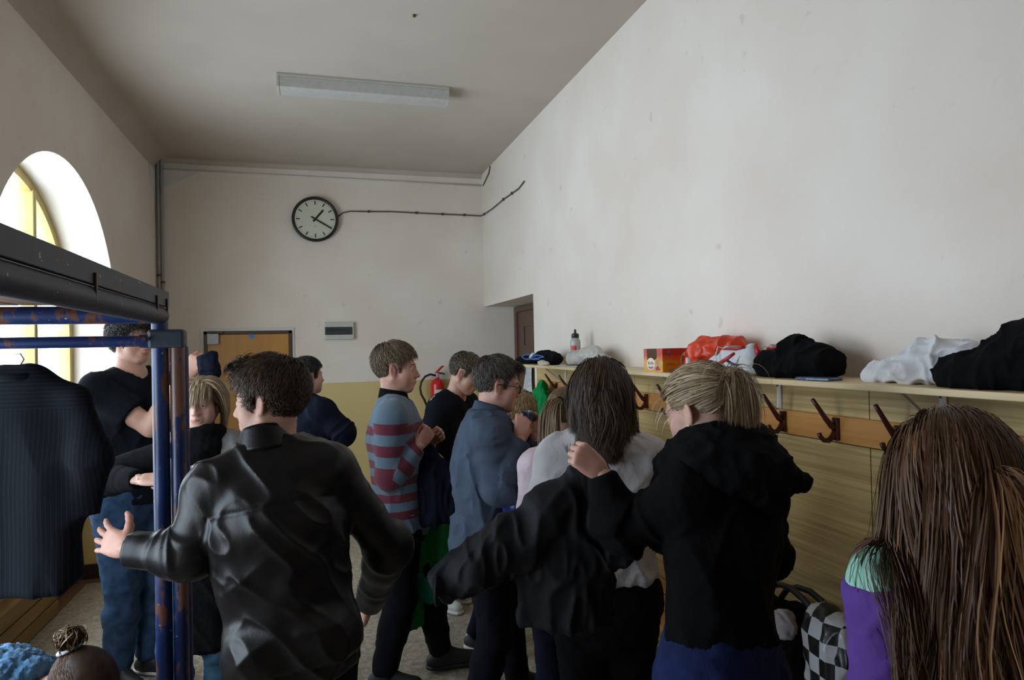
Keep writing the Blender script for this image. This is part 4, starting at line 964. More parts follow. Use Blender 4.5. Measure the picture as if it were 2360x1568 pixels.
    def scalp(s, n, cond, seed=4, grow=1.05):
        r = np.random.default_rng(seed); out = []
        while sum(len(o) for o in out) < n:
            q = r.normal(0, 1, (4 * n, 3)); q /= np.linalg.norm(q, axis=1)[:, None]; p = HEADC + q * HEADR * grow; out.append(p[cond(p)])
        return np.concatenate(out)[:n]
    def brows(s, mt):
        for q in (-1, 1):
            r = np.random.default_rng(int(5 + q)); n = 46; t = r.random(n); x = q * (.014 + .036 * t); z = .020 + .006 * np.sin(t * 2.6) + r.normal(0, .0016, n); y = .097 - 6.5 * x * x - .001
            p0 = np.stack([x, y, z], 1); d = np.stack([q * np.full(n, .008), -.004 * t, .003 - .005 * t], 1)
            path = np.stack([p0, p0 + d * .5, p0 + d], 1); s.strands(path, .0011, 'eyebrow', mt, seed=8)

    def on(s, o, pix):
        """points on the visible side of a garment under the given pixels (person space)"""
        n = len(o.data.vertices); co = np.zeros(n * 3, np.float32); o.data.vertices.foreach_get('co', co); co = co.reshape(-1, 3).astype(float)
        w_ = s.base + co @ s.Rz.T; d = w_ - CAM; dz = d @ FW; x = 1180 + F_PX * (d @ RT) / dz; y = 784 - F_PX * (d @ UP) / dz; out = []
        for px, py in pix:
            e = np.hypot(x - px, y - py); m_ = e < max(12.0, e.min() + 4); k = np.where(m_)[0]; k = k[np.argsort(dz[k])[:6]]; q = co[k].mean(0); out.append(q + s.Rz.T @ nrm(CAM - (s.base + s.Rz @ q)) * .005)
        return out
# ================================================================ the thirteen people
HAIR = {k: hair_mat('hair_' + k, a, b) for k, a, b in (
    ('dark_brown', (0.031, 0.019, 0.012), (0.132, 0.078, 0.046)), ('black', (0.011, 0.009, 0.009), (0.062, 0.053, 0.046)), ('light_brown', (0.093, 0.062, 0.037), (0.310, 0.225, 0.139)),
    ('ash_brown', (0.070, 0.051, 0.037), (0.248, 0.194, 0.139)), ('grey_brown', (0.046, 0.037, 0.031), (0.171, 0.139, 0.116)), ('straw', (0.248, 0.163, 0.078), (0.713, 0.512, 0.279)), ('blond', (0.202, 0.136, 0.078), (0.682, 0.512, 0.326)),
    ('chestnut', (0.043, 0.022, 0.014), (0.194, 0.101, 0.056)), ('honey', (0.109, 0.065, 0.031), (0.372, 0.248, 0.132)), ('long_brown', (0.113, 0.050, 0.023), (0.518, 0.262, 0.112)))}
CL = {k: cloth('cloth_' + k.replace(' ', '_'), c) for k, c in dict(black=(0.005, 0.005, 0.006), tee_black=(0.007, 0.009, 0.013), navy=(0.007, 0.009, 0.019), dark_trousers=(0.006, 0.006, 0.009),
      slate=(0.060, 0.080, 0.115), grey_coat=(0.20, 0.20, 0.20), heather=(0.52, 0.50, 0.51), pink=(0.60, 0.48, 0.52), rose=(0.55, 0.36, 0.34), mint=(0.32, 0.62, 0.50), purple=(0.115, 0.055, 0.27), red=(0.42, 0.03, 0.015), maroon=(0.12, 0.008, 0.03), black_fleece=(0.004, 0.004, 0.0045)).items()}
CL['denim'] = mat('blue_denim', (0.030, 0.062, 0.125), .9, .35, 22, .3, 220, spec=.2)
CL['denim_teal'] = mat('teal_denim', (0.035, 0.085, 0.135), .9, .25, 18, .3, 220, spec=.2)
CL['denim_deep'] = mat('deep_blue_denim', (0.012, 0.022, 0.085), .9, .3, 22, .3, 220, spec=.2)
CL['leather'] = mat('black_leather', (0.009, 0.008, 0.008), .38, .3, 30, .05, 150, spec=.28)
CL['knit_blue'] = mat('chunky_blue_knit', (0.10, 0.24, 0.42), .95, .3, 40, .9, 55, spec=.1, sheen=.2)
CL['stripe'] = attr_cloth('burgundy_and_blue_stripes', [(0.0, (0.135, 0.026, 0.042)), (.5, (0.115, 0.165, 0.215))], 1.0)
RUB = {'black': mat('black_rubber', (0.012, 0.012, 0.012), .6), 'white': mat('white_rubber', (0.6, 0.6, 0.58), .6), 'lime': mat('lime_rubber', (0.32, 0.5, 0.04), .6)}
MEN = [(-.13, -.080), (-.06, -.066), (-.046, -.05), (-.038, -.02), (-.036, .030), (.008, .032), (.012, -.018), (.028, -.022), (.033, .02), (.045, .052), (.07, .068), (.13, .082)]
SH_ = lambda: None

# 1 tall man in a black T-shirt by the window
a = Person('tall dark curly-haired man in black T-shirt and jeans behind the blue rack, arm raised', W(305, 786, 3.8), 112, nod=2, body_h=.0105, arms={'R': dict(e=W(348, 985, 3.68), w=W(428, 868, 3.62), hand='pinch', hd=(.55, -.1, .8), pn=(.3, .9, 0)), 'L': dict(e=W(330, 1010, 4.15), w=W(420, 930, 4.0))}, feet=[(-.08, .02, 10), (.08, -.02, 10)])
a.short_hair(HAIR['black'], MEN, n=5500, length=.05, thick=(.018, .018, .026), messy=2.2, lift=.026, wid=.0018); a.brows(HAIR['black'])
a.top('t_shirt', CL['tee_black'], g=.014, hem=-.08, sleeves='short', neck=(.075, -.012, .02), seed=1)
a.trousers(CL['denim'], name='jeans', waist=.0); a.shoes(RUB['black'], RUB['white']); p_tee = a

# 2 blond woman with a fringe, facing the lens
a = Person('blonde woman with fringe and thick black scarf, looking at the camera', W(464, 931, 3.2), 176, fem=True, hs=.97, hyaw=-4, nod=2, lean=-1, head_h=.0034, skin=(0.62, 0.40, 0.31), squint=.78,
           arms={'R': dict(e=W(232, 1105, 3.12), w=W(322, 1106, 2.92), hand='fist', hd=(1, -.2, 0), pn=(0, .6, -.8)), 'L': dict(e=W(548, 1175, 3.10), w=W(503, 1096, 2.92), hand='grip', hd=(-.95, -.1, .15), pn=(.1, 1, -.2))}, feet=[(-.09, 0, 10), (.10, .10, 10)])
p_blond = a
fr = a.scalp(4800, lambda p: (p[:, 2] > .02) & (p[:, 1] < .052))
dirs = np.stack([np.sign(fr[:, 0]) * (.9 + 0 * fr[:, 1]), -.35 + .0 * fr[:, 0], -.25 + 0 * fr[:, 0]], 1)
back = a.fall(fr, dirs, m_=11, ds=.017, grav=.24, off=.012, noise=.10)
fg = a.scalp(900, lambda p: (p[:, 2] > .082) & (p[:, 1] > .0) & (np.abs(p[:, 0]) < .055), seed=9)
fgp = a.fall(fg, np.stack([fg[:, 0] * 3, 1 + 0 * fg[:, 0], .1 + 0 * fg[:, 0]], 1), m_=11, ds=.0105, grav=.2, off=.006, noise=.06)
a.strands(np.concatenate([back, fgp]), .0014, 'hair', HAIR['blond'], a.cap([(-.13, -.085), (-.05, -.07), (-.02, -.03), (.02, .0), (.04, .045), (.13, .075)], (.010, .010, .012)))
a.brows(HAIR['honey'])
a.top('coat', CL['grey_coat'], g=.030, hem=.0, sleeves=(None, None), seed=3, label='grey wool coat body')
a.dress('coat_sleeves', a.arm(0, .030, .016, to=.96, cut=True), CL['black'], seed=3, label='black sleeve'); a.dress('coat_sleeves', a.arm(1, .030, .016, to=.96, cut=True), CL['black'], seed=4, label='black sleeve')
a.dress('coat_skirt', [Cone(a.P + a.up * .12, a.P - a.up * .42, .092 * a.S + .034, .098 * a.S + .040, .05, a.hipf, .80, cb=True)], CL['black'], [a.above(.06), lambda x, y, z, b=a: x - .03 + 0 * y + 0 * z], seed=5, label='long black coat skirt hanging open')
sc = []
for k in range(16):
    t = 2 * pi * k / 16; t2 = 2 * pi * (k + 1) / 16
    for rr, zz, th in ((.072, .030, .034), (.088, -.015, .040), (.086, -.06, .038)):
        q = lambda t: a.N + a.rx * rr * sin(t) + a.fy * (.022 + rr * .95 * cos(t)) + a.up * (zz + .012 * sin(2 * t + rr * 40) - .025 * cos(t) * (zz < 0))
        sc.append(Cone(q(t), q(t2), th, th, .03))
lump('scarf', sc, CL['black_fleece'], a.root, .008, .006, (14, 14, 26))
a.trousers(CL['denim_teal'], name='jeans', g=.009, g1=.012); a.shoes(RUB['black'], RUB['black'])
bm = bmesh.new(); bmesh.ops.create_uvsphere(bm, u_segments=12, v_segments=8, radius=.0055); bm_obj('ear_stud', bm, M['black'], a.root, smooth=True, loc=a.h2l((-.079, -.002, -.043)))

# 3 man in the black leather jacket, nearest on the left
a = Person('brown-haired man in black leather jacket seen from behind, arm stretched to the left', W(620, 925, 2.16), 348, hyaw=-70, nod=4, lean=3, side=-7, hs=1.01, wide=1.0, head_h=.0035,
           arms={'L': dict(e=W(440, 1276, 2.04), w=W(292, 1264, 2.06), hand='open', hd=(-.72, .66, .16), pn=(.55, .75, -.35)), 'R': dict(e=W(896, 1258, 2.26), w=W(850, 1395, 2.5), hand='relaxed')})
p_leather = a
def quiff(p):
    c = p - np.array([0.02, -.055, .125]); c[:, 2] += np.where(p[:, 1] > .03, .05, 0); return c
a.short_hair(HAIR['dark_brown'], [(-.13, -.098), (-.06, -.082), (-.046, -.06), (-.039, -.02), (-.037, .026), (.008, .028), (.013, -.028), (.030, -.030), (.036, .02), (.05, .052), (.13, .080)], n=10000, length=.050, thick=(.011, .010, .019), flow=quiff, messy=.5, lift=.013, wid=.0012, extra=[Cone((-.03, .065, .112), (.03, .065, .112), .026, .026, .04)], top=1.25)
a.brows(HAIR['dark_brown'])
def seams(V, N_, which, along):
    lat = np.abs((V - a.P) @ a.rx); tr = which == 0
    g_ = np.zeros(len(V)); back_ = ((V - a.P) @ a.fy) < 0
    yo = .232 * a.S - .06 * lat; g_ -= np.where(tr & back_, .004 * np.exp(-((along - yo) / .008) ** 2), 0)
    hb = -.075; g_ += np.where(tr & (along < hb), -.009, 0) - np.where(tr, .003 * np.exp(-((along - hb) / .008) ** 2), 0)
    return V + N_ * g_[:, None]
a.top('leather_jacket', CL['leather'], g=.028, ga=.015, hem=-.125, cuff=.020, to=.95, amp=.015, h=.0065, drape=(9, 9, 3.0), post=seams, seed=6, ring=17, slant=-35)
a.collar('collar', CL['leather'], .098, .074, open_=.35, flare=.026, th=.008, drop=-.046)
a.trousers(CL['navy'], waist=-.09); a.shoes(RUB['black'], RUB['black'])

# 4 man in the navy jacket beside the door
a = Person('dark-haired man in navy jacket standing with his back turned beside the door', W(710, 868, 4.75), 35, head_h=.009, hyaw=12, arms={'R': dict(e=W(793, 1000, 4.62), w=W(752, 985, 4.95)), 'L': dict(lw=(-.1, .15, -.45))})
a.short_hair(HAIR['black'], MEN, n=5000, length=.03, messy=.8); a.brows(HAIR['black'])
a.top('jacket', CL['navy'], g=.03, hem=-.14, cuff=.014, seed=8, amp=.014, h=.010); a.collar('collar', CL['black'], .070, .07, open_=.2, flare=.004, th=.010, drop=-.02)
a.trousers(CL['dark_trousers'], waist=-.10); a.shoes(RUB['black'], RUB['black'])

# 5 man in the striped sweater
a = Person('man in burgundy and blue striped sweater with black collar, in profile', W(914, 850, 3.72), 86, lean=-3, nod=3, hs=1.06, head_h=.0035, skin=(0.60, 0.34, 0.26),
           arms={'R': dict(e=W(900, 1098, 3.55), w=W(966, 1028, 3.58), hand='fist', hd=(.5, .2, .6), pn=(-.3, .9, .2)), 'L': dict(e=W(955, 1080, 4.0), w=W(985, 1020, 3.80), hand='fist', hd=(.6, -.3, .5))}, feet=[(-.10, .20, 10), (.10, -.10, 10)])
p_stripe = a
a.short_hair(HAIR['light_brown'], MEN, n=7500, length=.042, thick=(.011, .012, .017), messy=.45, wid=.0012); a.brows(HAIR['light_brown'])
a.top('sweater', CL['stripe'], g=.022, hem=-.15, neck=(.070, -.016, .022), cuff=.014, amp=.010, seed=11, stripes=lambda V, w, al: np.where(w > 0, (al + .098) / .115, np.clip((.292 * a.S - al) / .088, .501, 6.95)))
a.collar('shirt_collar', CL['black'], .074, .050, open_=.28, fold=.075, flare=.008, drop=-.052)
a.trousers(CL['dark_trousers'], g=.016, waist=-.11); a.shoes(RUB['black'], RUB['black'], 1.1)

# 6 man looking down beside the extinguisher
a = Person('short-haired man in black T-shirt bowing his head beside the fire extinguisher', W(1074, 862, 4.7), 118, body_h=.0105, hs=1.06, lean=14, nod=27, hyaw=-14, neckfwd=.045, arms={'R': dict(lw=(.10, .20, -.42), hand='grip'), 'L': dict(e=W(1010, 1010, 5.0), w=W(1060, 1050, 4.95))})
a.arms_done = True
a.short_hair(HAIR['ash_brown'], MEN, n=5000, wid=.0014, length=.024, messy=.6, thick=(.009, .009, .012)); a.brows(HAIR['ash_brown'])
a.top('t_shirt', CL['tee_black'], g=.016, hem=-.10, sleeves='short', neck=(.072, -.006, .012), seed=13, amp=.014)
ts_ = [c for c in a.root.children if c.name.startswith('t_shirt')][0]; pr_ = mat('pale_print', (.35, .40, .42), .7)
for pix in ([(982, 898), (979, 912)], [(990, 897), (984, 905), (988, 914)], [(992, 892), (990, 900)]): tube('back_print', a.on(ts_, pix), .004, pr_, a.root, 5)
a.trousers(CL['denim'], name='jeans', waist=-.06); a.shoes(RUB['white'], RUB['white']); p_down = a

# 7 boy with glasses and slate shirt
a = Person('boy with black glasses in slate blue shirt raising a small camera', W(1148, 888, 3.3), 80, lean=3, nod=10, hs=1.02, neckfwd=.035, skin=(0.58, 0.34, 0.27), head_h=.0035,
           arms={'R': dict(e=W(1150, 1130, 3.06), w=W(1200, 1012, 3.12), hand='pinch', hd=(.25, .2, 1), pn=(.2, 1, -.1)), 'L': dict(e=W(1225, 1100, 3.55), w=W(1232, 1005, 3.32), hand='pinch', hd=(0, .1, 1), pn=(-.4, -.9, 0))}, feet=[(-.20, .18, 10), (.10, -.08, 10)])
p_glass = a
a.short_hair(HAIR['grey_brown'], [(-.13, -.075), (-.06, -.06), (-.046, -.046), (-.038, -.02), (-.036, .030), (.008, .032), (.012, -.012), (.026, -.014), (.033, .02), (.045, .052), (.07, .066), (.13, .080)], n=7500, wid=.0013, length=.034, thick=(.006, .007, .016), messy=.35, lift=.010, top=1.2, extra=[Cone((-.03, .072, .100), (.03, .072, .100), .018, .018, .04)]); a.brows(HAIR['grey_brown'])
a.top('shirt', CL['slate'], g=.026, hem=-.17, neck=(.070, -.014, .02), cuff=.022, amp=.022, seed=17, drape=(8, 8, 4))
a.collar('shirt_collar', CL['slate'], .076, .055, open_=.30, fold=.070, flare=.010, drop=-.062)
a.trousers(CL['dark_trousers'], g=.014, waist=-.13); a.shoes(RUB['black'], RUB['lime'])
g = M['black']; go = bpy.data.objects.new('glasses', None); link(go, a.root); go.location = a.h2l((0, 0, 0)); go.rotation_euler = Matrix([list(r) for r in a.Rh]).to_euler(); go.scale = (a.hs,) * 3
for q in (-1, 1):
    pts = [(q * (.033 + .025 * cos(t)) , .105 - .012 * abs(cos(t) + .6) * (q * cos(t) * q > -2), -.004 + .0175 * sin(t)) for t in np.linspace(0, 2 * pi, 25)]
    pts = [(q * (.033 + .025 * np.sign(cos(t)) * abs(cos(t)) ** .55), .108 - .010 * (.5 + .5 * np.sign(cos(t)) * abs(cos(t)) ** .55), -.004 + .0165 * np.sign(sin(t)) * abs(sin(t)) ** .55) for t in np.linspace(0, 2 * pi, 33)]
    tube('rim', pts, .0036, g, go, 6); tube('temple', [(q * .058, .097, .004), (q * .076, .075, .005), (q * .083, .01, .006), (q * .083, -.02, .004), (q * .080, -.036, -.012)], .0024, g, go, 6)
    mesh_obj('lens', [p for p in pts[:-1]], [tuple(range(32))], M['glass'], go)
tube('bridge', [(-.008, .110, .004), (0, .113, .006), (.008, .110, .004)], .0026, g, go, 6)

# 8 fair boy in the red jacket, bending
a = Person('fair-haired boy in red and black jacket bending down behind the glasses wearer', W(1187, 952, 4.05), 112, S=1.62, lean=20, nod=38, hyaw=-6, hs=.98, neckfwd=.05, arms={'R': dict(e=W(1165, 1045, 3.92), w=W(1235, 1060, 3.9), hand='grip'), 'L': dict(lw=(-.05, .25, -.35))})
a.short_hair(HAIR['straw'], [(-.13, -.09), (-.04, -.07), (.0, -.03), (.025, -.01), (.04, .03), (.13, .05)], n=5000, wid=.0016, length=.06, thick=(.014, .016, .018), messy=.35, lift=.014); a.brows(HAIR['straw'])
a.top('jacket', CL['red'], g=.024, hem=-.10, seed=19, h=.010); a.collar('collar', CL['black'], .076, .05, open_=.4, flare=.004, drop=-.02)
P_ = a.arm(0, .030, .02, to=.95, cut=True) + a.arm(1, .030, .02, to=.95, cut=True); a.dress('sleeve_panels', P_, CL['black'], [a.above(.17 * a.S)], seed=2, label='black sleeves')
a.trousers(CL['navy'], waist=-.06); a.shoes(RUB['black'], RUB['white'])

# 9 girl with the ponytail
a = Person('girl with honey-brown ponytail in pale pink top, partly hidden behind the grey sweater', W(1302, 958, 2.98), 12, head_h=.009, fem=True, hs=.97, nod=8, lean=4, arms={'L': dict(lw=(.0, .20, -.38), hint=(-.25, -1, -.3)), 'R': dict(lw=(.0, .20, -.38))})
sc_ = a.scalp(3000, lambda p: (p[:, 2] > -.045) & ((p[:, 1] < .04) | (p[:, 2] > .06)))
tie = np.array([-.012, -.112, .055]); m_ = 9; path = np.zeros((len(sc_), m_, 3))
for j in range(m_):
    t = j / (m_ - 1); q = sc_ * (1 - t) + tie * t; e = (q - HEADC) / HEADR; path[:, j] = HEADC + e / np.linalg.norm(e, axis=1)[:, None] * HEADR * (1.05 + .05 * sin(pi * t))
rg_ = np.random.default_rng(3); rt = tie + rg_.normal(0, .008, (900, 3)); dd = np.stack([-.75 + .25 * rg_.normal(size=900), -1.0 + .2 * rg_.normal(size=900), .0 + .3 * rg_.normal(size=900)], 1)
pt = a.fall(rt, dd, m_=24, ds=.0185, grav=.30, off=.02, noise=.07, tang=False)
o = a.strands(path, .0018, 'hair', HAIR['honey'], a.cap([(-.13, -.06), (-.05, -.045), (-.03, .0), (.02, .02), (.04, .06), (.13, .08)], (.004, .004, .005)), taper=False)
a.strands(pt, .0030, 'ponytail', HAIR['honey'])
v, f = tube_geo([a.h2l(tie + .016 * np.array([cos(t), -.2 * sin(t), sin(t)])) for t in np.linspace(0, 2 * pi, 17)], .007, 8); mesh_obj('hair_tie', v, f, CL['navy'], a.root, smooth=True)
a.top('top', CL['pink'], g=.014, hem=-.12, neck=(.066, -.012, .02), seed=23, h=.010); a.trousers(CL['navy']); a.shoes(RUB['white'], RUB['white'])

# 10 woman in the grey sweater, from behind
a = Person('woman with long dark hair in light grey sweater seen from behind', W(1384, 908, 2.5), 3, head_h=.009, fem=True, wide=1.10, arms={'L': dict(lw=(-.02, .24, -.36), hint=(-.4, -.5, -.6)), 'R': dict(e=W(1528, 1165, 2.56), w=W(1480, 1270, 2.80))})
sc_ = a.scalp(9500, lambda p: (p[:, 2] > -.01) & (p[:, 1] < .05))
dirs = np.stack([sc_[:, 0] * 7, -.75 + 0 * sc_[:, 0], -.15 + 0 * sc_[:, 0]], 1)
a.strands(a.fall(sc_, dirs, m_=12, ds=.0245, grav=.34, off=.014, noise=.10, seed=5, squeeze=.12, wave=.016), .0013, 'hair', HAIR['dark_brown'], a.cap([(-.30, -.19), (-.02, -.19), (.0, -.09), (.02, -.02), (.05, .05), (.13, .08)], (.012, .014, .010), extra=[Cone((0, -.075, .0), (0, -.105, -.19), .078, .070, .05, (0, 1, 0), .40)]))
a.top('sweater', CL['heather'], g=.026, hem=.05, neck=(.078, -.022, .0), seed=29, amp=.014, cuff=.016); a.trousers(CL['black'], g=.012, waist=.085); a.shoes(RUB['black'], RUB['white'])
p_grey = a

# 11 woman in the black hoodie holding a jacket
a = Person('blonde woman with messy ponytail in black hoodie lifting a black jacket by its collar', W(1612, 945, 1.97), 326, fem=True, hyaw=-8, nod=24, lean=4, side=8, wide=.95, hs=1.02, neckfwd=.045, skin=(0.66, 0.42, 0.33), head_h=.0035,
           arms={'L': dict(e=W(1436, 1222, 1.88), w=W(1386, 1090, 1.90), hand='fist', hd=(-.6, .1, .55), pn=(.2, .9, -.3)), 'R': dict(e=W(1768, 1270, 2.02), w=W(1700, 1330, 2.25))})
p_hood = a
sc_ = a.scalp(8000, lambda p: (p[:, 2] > -.055 - .4 * p[:, 1]) & ((p[:, 1] < .045) | (p[:, 2] > .06)) & ~((p[:, 2] < .02) & (p[:, 1] > -.035)))
tie = np.array([.0, -.120, .030]); m_ = 9; path = np.zeros((len(sc_), m_, 3)); jj = np.random.default_rng(8).normal(0, .004, sc_.shape)
for j in range(m_):
    t = j / (m_ - 1); q = sc_ * (1 - t) + tie * t; e = (q - HEADC) / HEADR; path[:, j] = HEADC + e / np.linalg.norm(e, axis=1)[:, None] * HEADR * (1.05 + .07 * sin(pi * t)) + jj * sin(pi * t)
rg_ = np.random.default_rng(5); n_ = 3200; rt = tie + rg_.normal(0, .012, (n_, 3)); dd = np.stack([.45 * rg_.normal(size=n_) + .25, -1.0 + .35 * rg_.normal(size=n_), .15 + .40 * rg_.normal(size=n_)], 1)
pt = a.fall(rt, dd, m_=12, ds=.0135, grav=.30, off=.03, noise=.20, tang=False)
wisp = a.scalp(60, lambda p: (p[:, 2] > .0) & (p[:, 1] > .02) & (p[:, 2] < .09) & (np.abs(p[:, 0]) > .03), seed=12)
wp = a.fall(wisp, np.stack([np.sign(wisp[:, 0]) * .4, .9 + 0 * wisp[:, 0], .1 + 0 * wisp[:, 0]], 1), m_=9, ds=.010, grav=.25, off=.02, noise=.25)
a.strands(path, .0011, 'hair', HAIR['blond'], a.cap([(-.13, -.085), (-.05, -.07), (-.038, -.02), (-.034, .022), (.012, .026), (.02, .0), (.035, .02), (.05, .055), (.13, .08)], (.004, .004, .005)), taper=False)
a.strands(wp, .0009, 'loose_strands', HAIR['blond'])['kind'] = 'stuff'; a.strands(pt, .0013, 'ponytail', HAIR['blond']); a.brows(HAIR['honey'])
bm = bmesh.new(); bmesh.ops.create_uvsphere(bm, u_segments=12, v_segments=8, radius=.0035); bm_obj('ear_stud', bm, M['white_metal'], a.root, smooth=True, loc=a.h2l((-.081, .0, -.042)))
a.top('hoodie', CL['black_fleece'], g=.022, hem=.085, cuff=.012, to=.97, amp=.014, seed=37)
hd = []
for k in range(22):
    t = .55 + (2 * pi - 1.1) * k / 22; t2 = .55 + (2 * pi - 1.1) * (k + 1) / 22
    for rr, zz, th in ((.088, .118, .022), (.108, .088, .034), (.130, .045, .038), (.135, .0, .036)):
        q = lambda t: a.N + a.rx * rr * sin(t) * 1.05 + a.fy * (.012 + rr * cos(t)) + a.up * (zz - .045 * (.5 + .5 * cos(t)) + .004)
        hd.append(Cone(q(t), q(t2), th, th, .015))
hd += [Cone(a.N - a.fy * .11 + a.up * .02, a.N - a.fy * .13 + a.rx * .16 - a.up * .01, .055, .026, .05), Cone(a.N - a.fy * .12 - a.rx * .05 + a.up * .01, a.N - a.fy * .13 - a.up * .06 + a.rx * .03, .05, .04, .05)]
lump('hood', hd, CL['black_fleece'], a.root, .0075, .008, (14, 14, 22))
ns = [Cone(a.N + a.rx * .074 * sin(t) + a.fy * (.022 + .078 * cos(t)) + a.up * (.062 + .006 * sin(5 * t)), a.N + a.rx * .074 * sin(t + .3) + a.fy * (.022 + .078 * cos(t + .3)) + a.up * (.062 + .006 * sin(5 * t + 1.5)), .028, .028, .012) for t in np.arange(-2.4, 2.4, .3)]
lump('scarf', ns, CL['rose'], a.root, .006, .008, (30, 30, 40))
a.trousers(CL['denim_deep'], name='jeans', waist=.11, g=.010); a.shoes(RUB['black'], RUB['white'])
st_ = mat('stitching_thread', (.32, .30, .28), .8); jn = [c for c in a.root.children if c.name.startswith('jeans')][0]
for pix in ([(1536, 1470), (1537, 1510), (1538, 1550)], [(1538, 1470), (1580, 1480), (1645, 1486)], [(1648, 1490), (1645, 1520), (1640, 1556)], [(1680, 1490), (1678, 1520), (1672, 1550)], [(1706, 1490), (1705, 1520), (1700, 1548)]): tube('seam', a.on(jn, pix), .0012, st_, a.root, 5)
bm = bmesh.new(); bmesh.ops.create_uvsphere(bm, u_segments=10, v_segments=6, radius=.004); bm_obj('rivet', bm, M['grey_plastic'], a.root, smooth=True, loc=a.on(jn, [(1537, 1470)])[0])

# 12 woman with very long brown hair at the right edge
a = Person('woman with very long brown hair in mint top and purple cardigan at the right edge', W(2200, 1105, 1.32), 8, head_h=.009, fem=True, nod=6, hs=1.03, wide=.90, nl=.55, arms={'L': dict(lw=(-.02, .10, -.50), hint=(-.15, -1, 0)), 'R': dict(e=W(2395, 1230, 1.40), w=W(2345, 1100, 1.62), hand='grip', hd=(-.1, .7, .6), pn=(-1, 0, 0))})
p_long = a
sc_ = a.scalp(11500, lambda p: (p[:, 2] > -.005) & (p[:, 1] < .06))
dirs = np.stack([sc_[:, 0] * 7, -.8 + 0 * sc_[:, 0], -.1 + 0 * sc_[:, 0]], 1)
gs = a.fall(sc_, dirs, m_=18, ds=.0360, grav=.38, off=.016, noise=.09, seed=6, squeeze=.15, wave=.028, arms=False)
sh_ = np.clip(.30 + .75 * (vnoise(np.stack([sc_[:, 0] * 55, sc_[:, 1] * 35, sc_[:, 2] * 6], 1)) - .5) * 2 + np.random.default_rng(2).normal(0, .07, len(sc_)), 0, 1)
a.strands(gs, .0014, 'hair', HAIR['long_brown'], a.cap([(-.30, -.34), (-.03, -.34), (-.0, -.09), (.02, -.02), (.05, .05), (.13, .08)], (.010, .012, .010), extra=[Cone((0, -.075, .0), (0, -.115, -.30), .085, .10, .05, (0, 1, 0), .35)]), shade=sh_, flat=.6)
a.top('mint_top', CL['mint'], g=.010, hem=-.08, neck=(.075, -.02, .01), seed=41, sleeves='short')
a.top('cardigan', CL['purple'], g=.024, hem=-.30, seed=43, amp=.018, drape=(10, 10, 2.2), cuff=.014, clips=[lambda x, y, z, b=a: z - (b.SH[0][2] + .018 + (x - b.SH[0][0]) * .30) + 0 * y])
a.trousers(CL['navy']); a.shoes(RUB['black'], RUB['white'])

# 13 woman crouching in the lower left corner
a = Person('crouching woman with brown hair in a bun, chunky blue knit cowl and maroon jumper', W(172, 1596, 2.0), 92, head_h=.009, S=1.64, fem=True, lean=80, nod=68, hs=1.0, neckfwd=.05, feet=[(-.12, .10, 14), (.12, .02, 14)], arms={'L': dict(lw=(-.05, .30, -.28)), 'R': dict(lw=(.05, .30, -.30))}, knee=(0, 1, .3))
sc_ = a.scalp(4500, lambda p: (p[:, 2] > -.05) & ((p[:, 1] < .04) | (p[:, 2] > .05)))
tie = np.array([.0, -.118, .035]); m_ = 9; path = np.zeros((len(sc_), m_, 3))
for j in range(m_):
    t = j / (m_ - 1); q = sc_ * (1 - t) + tie * t; e = (q - HEADC) / HEADR; path[:, j] = HEADC + e / np.linalg.norm(e, axis=1)[:, None] * HEADR * (1.05 + .05 * sin(pi * t))
a.strands(path, .0018, 'hair', HAIR['chestnut'], a.cap([(-.13, -.06), (-.05, -.045), (-.03, .0), (.02, .02), (.04, .06), (.13, .08)], (.005, .005, .006)), taper=False)
rg_ = np.random.default_rng(15); n_ = 260; bun = np.zeros((n_, 14, 3))
for i in range(n_):
    r_ = rg_.uniform(.018, .040); u = nrm(rg_.normal(size=3)); w_ = nrm(np.cross(u, rg_.normal(size=3))); ph = rg_.uniform(0, 6.28); c = tie + np.array([0, -.030, .012]) + rg_.normal(0, .004, 3)
    for j in range(14): t = ph + j * .30; bun[i, j] = c + r_ * (w_ * cos(t) + np.cross(u, w_) * sin(t))
a.strands(bun, .0030, 'hair_bun', HAIR['honey'])
v, f = tube_geo([a.h2l(tie + np.array([.030 * cos(t), -.004, .030 * sin(t)])) for t in np.linspace(0, 2 * pi, 19)], .006, 8); mesh_obj('hair_tie', v, f, mat('pale_hair_band', (.62, .68, .70), .5), a.root, smooth=True)
a.top('jumper', CL['maroon'], g=.02, hem=-.06, seed=47, h=.011); a.trousers(CL['denim']); a.shoes(RUB['black'], RUB['white'])
cw = []
for k in range(20):
    t = 2 * pi * k / 20; t2 = 2 * pi * (k + 1) / 20
    for rr, zz, th in ((.095, .050, .032), (.118, .010, .040), (.138, -.040, .042), (.145, -.10, .042), (.145, -.16, .036)):
        q = lambda t: a.N + a.rx * rr * sin(t) + a.fy * (.01 + rr * .95 * cos(t)) + a.up * (zz + .006 * sin(3 * t + zz * 90))
        cw.append(Cone(q(t), q(t2), th, th, .010))
lump('knitted_cowl', cw, CL['knit_blue'], a.root, .0065, .006, (60, 60, 60))
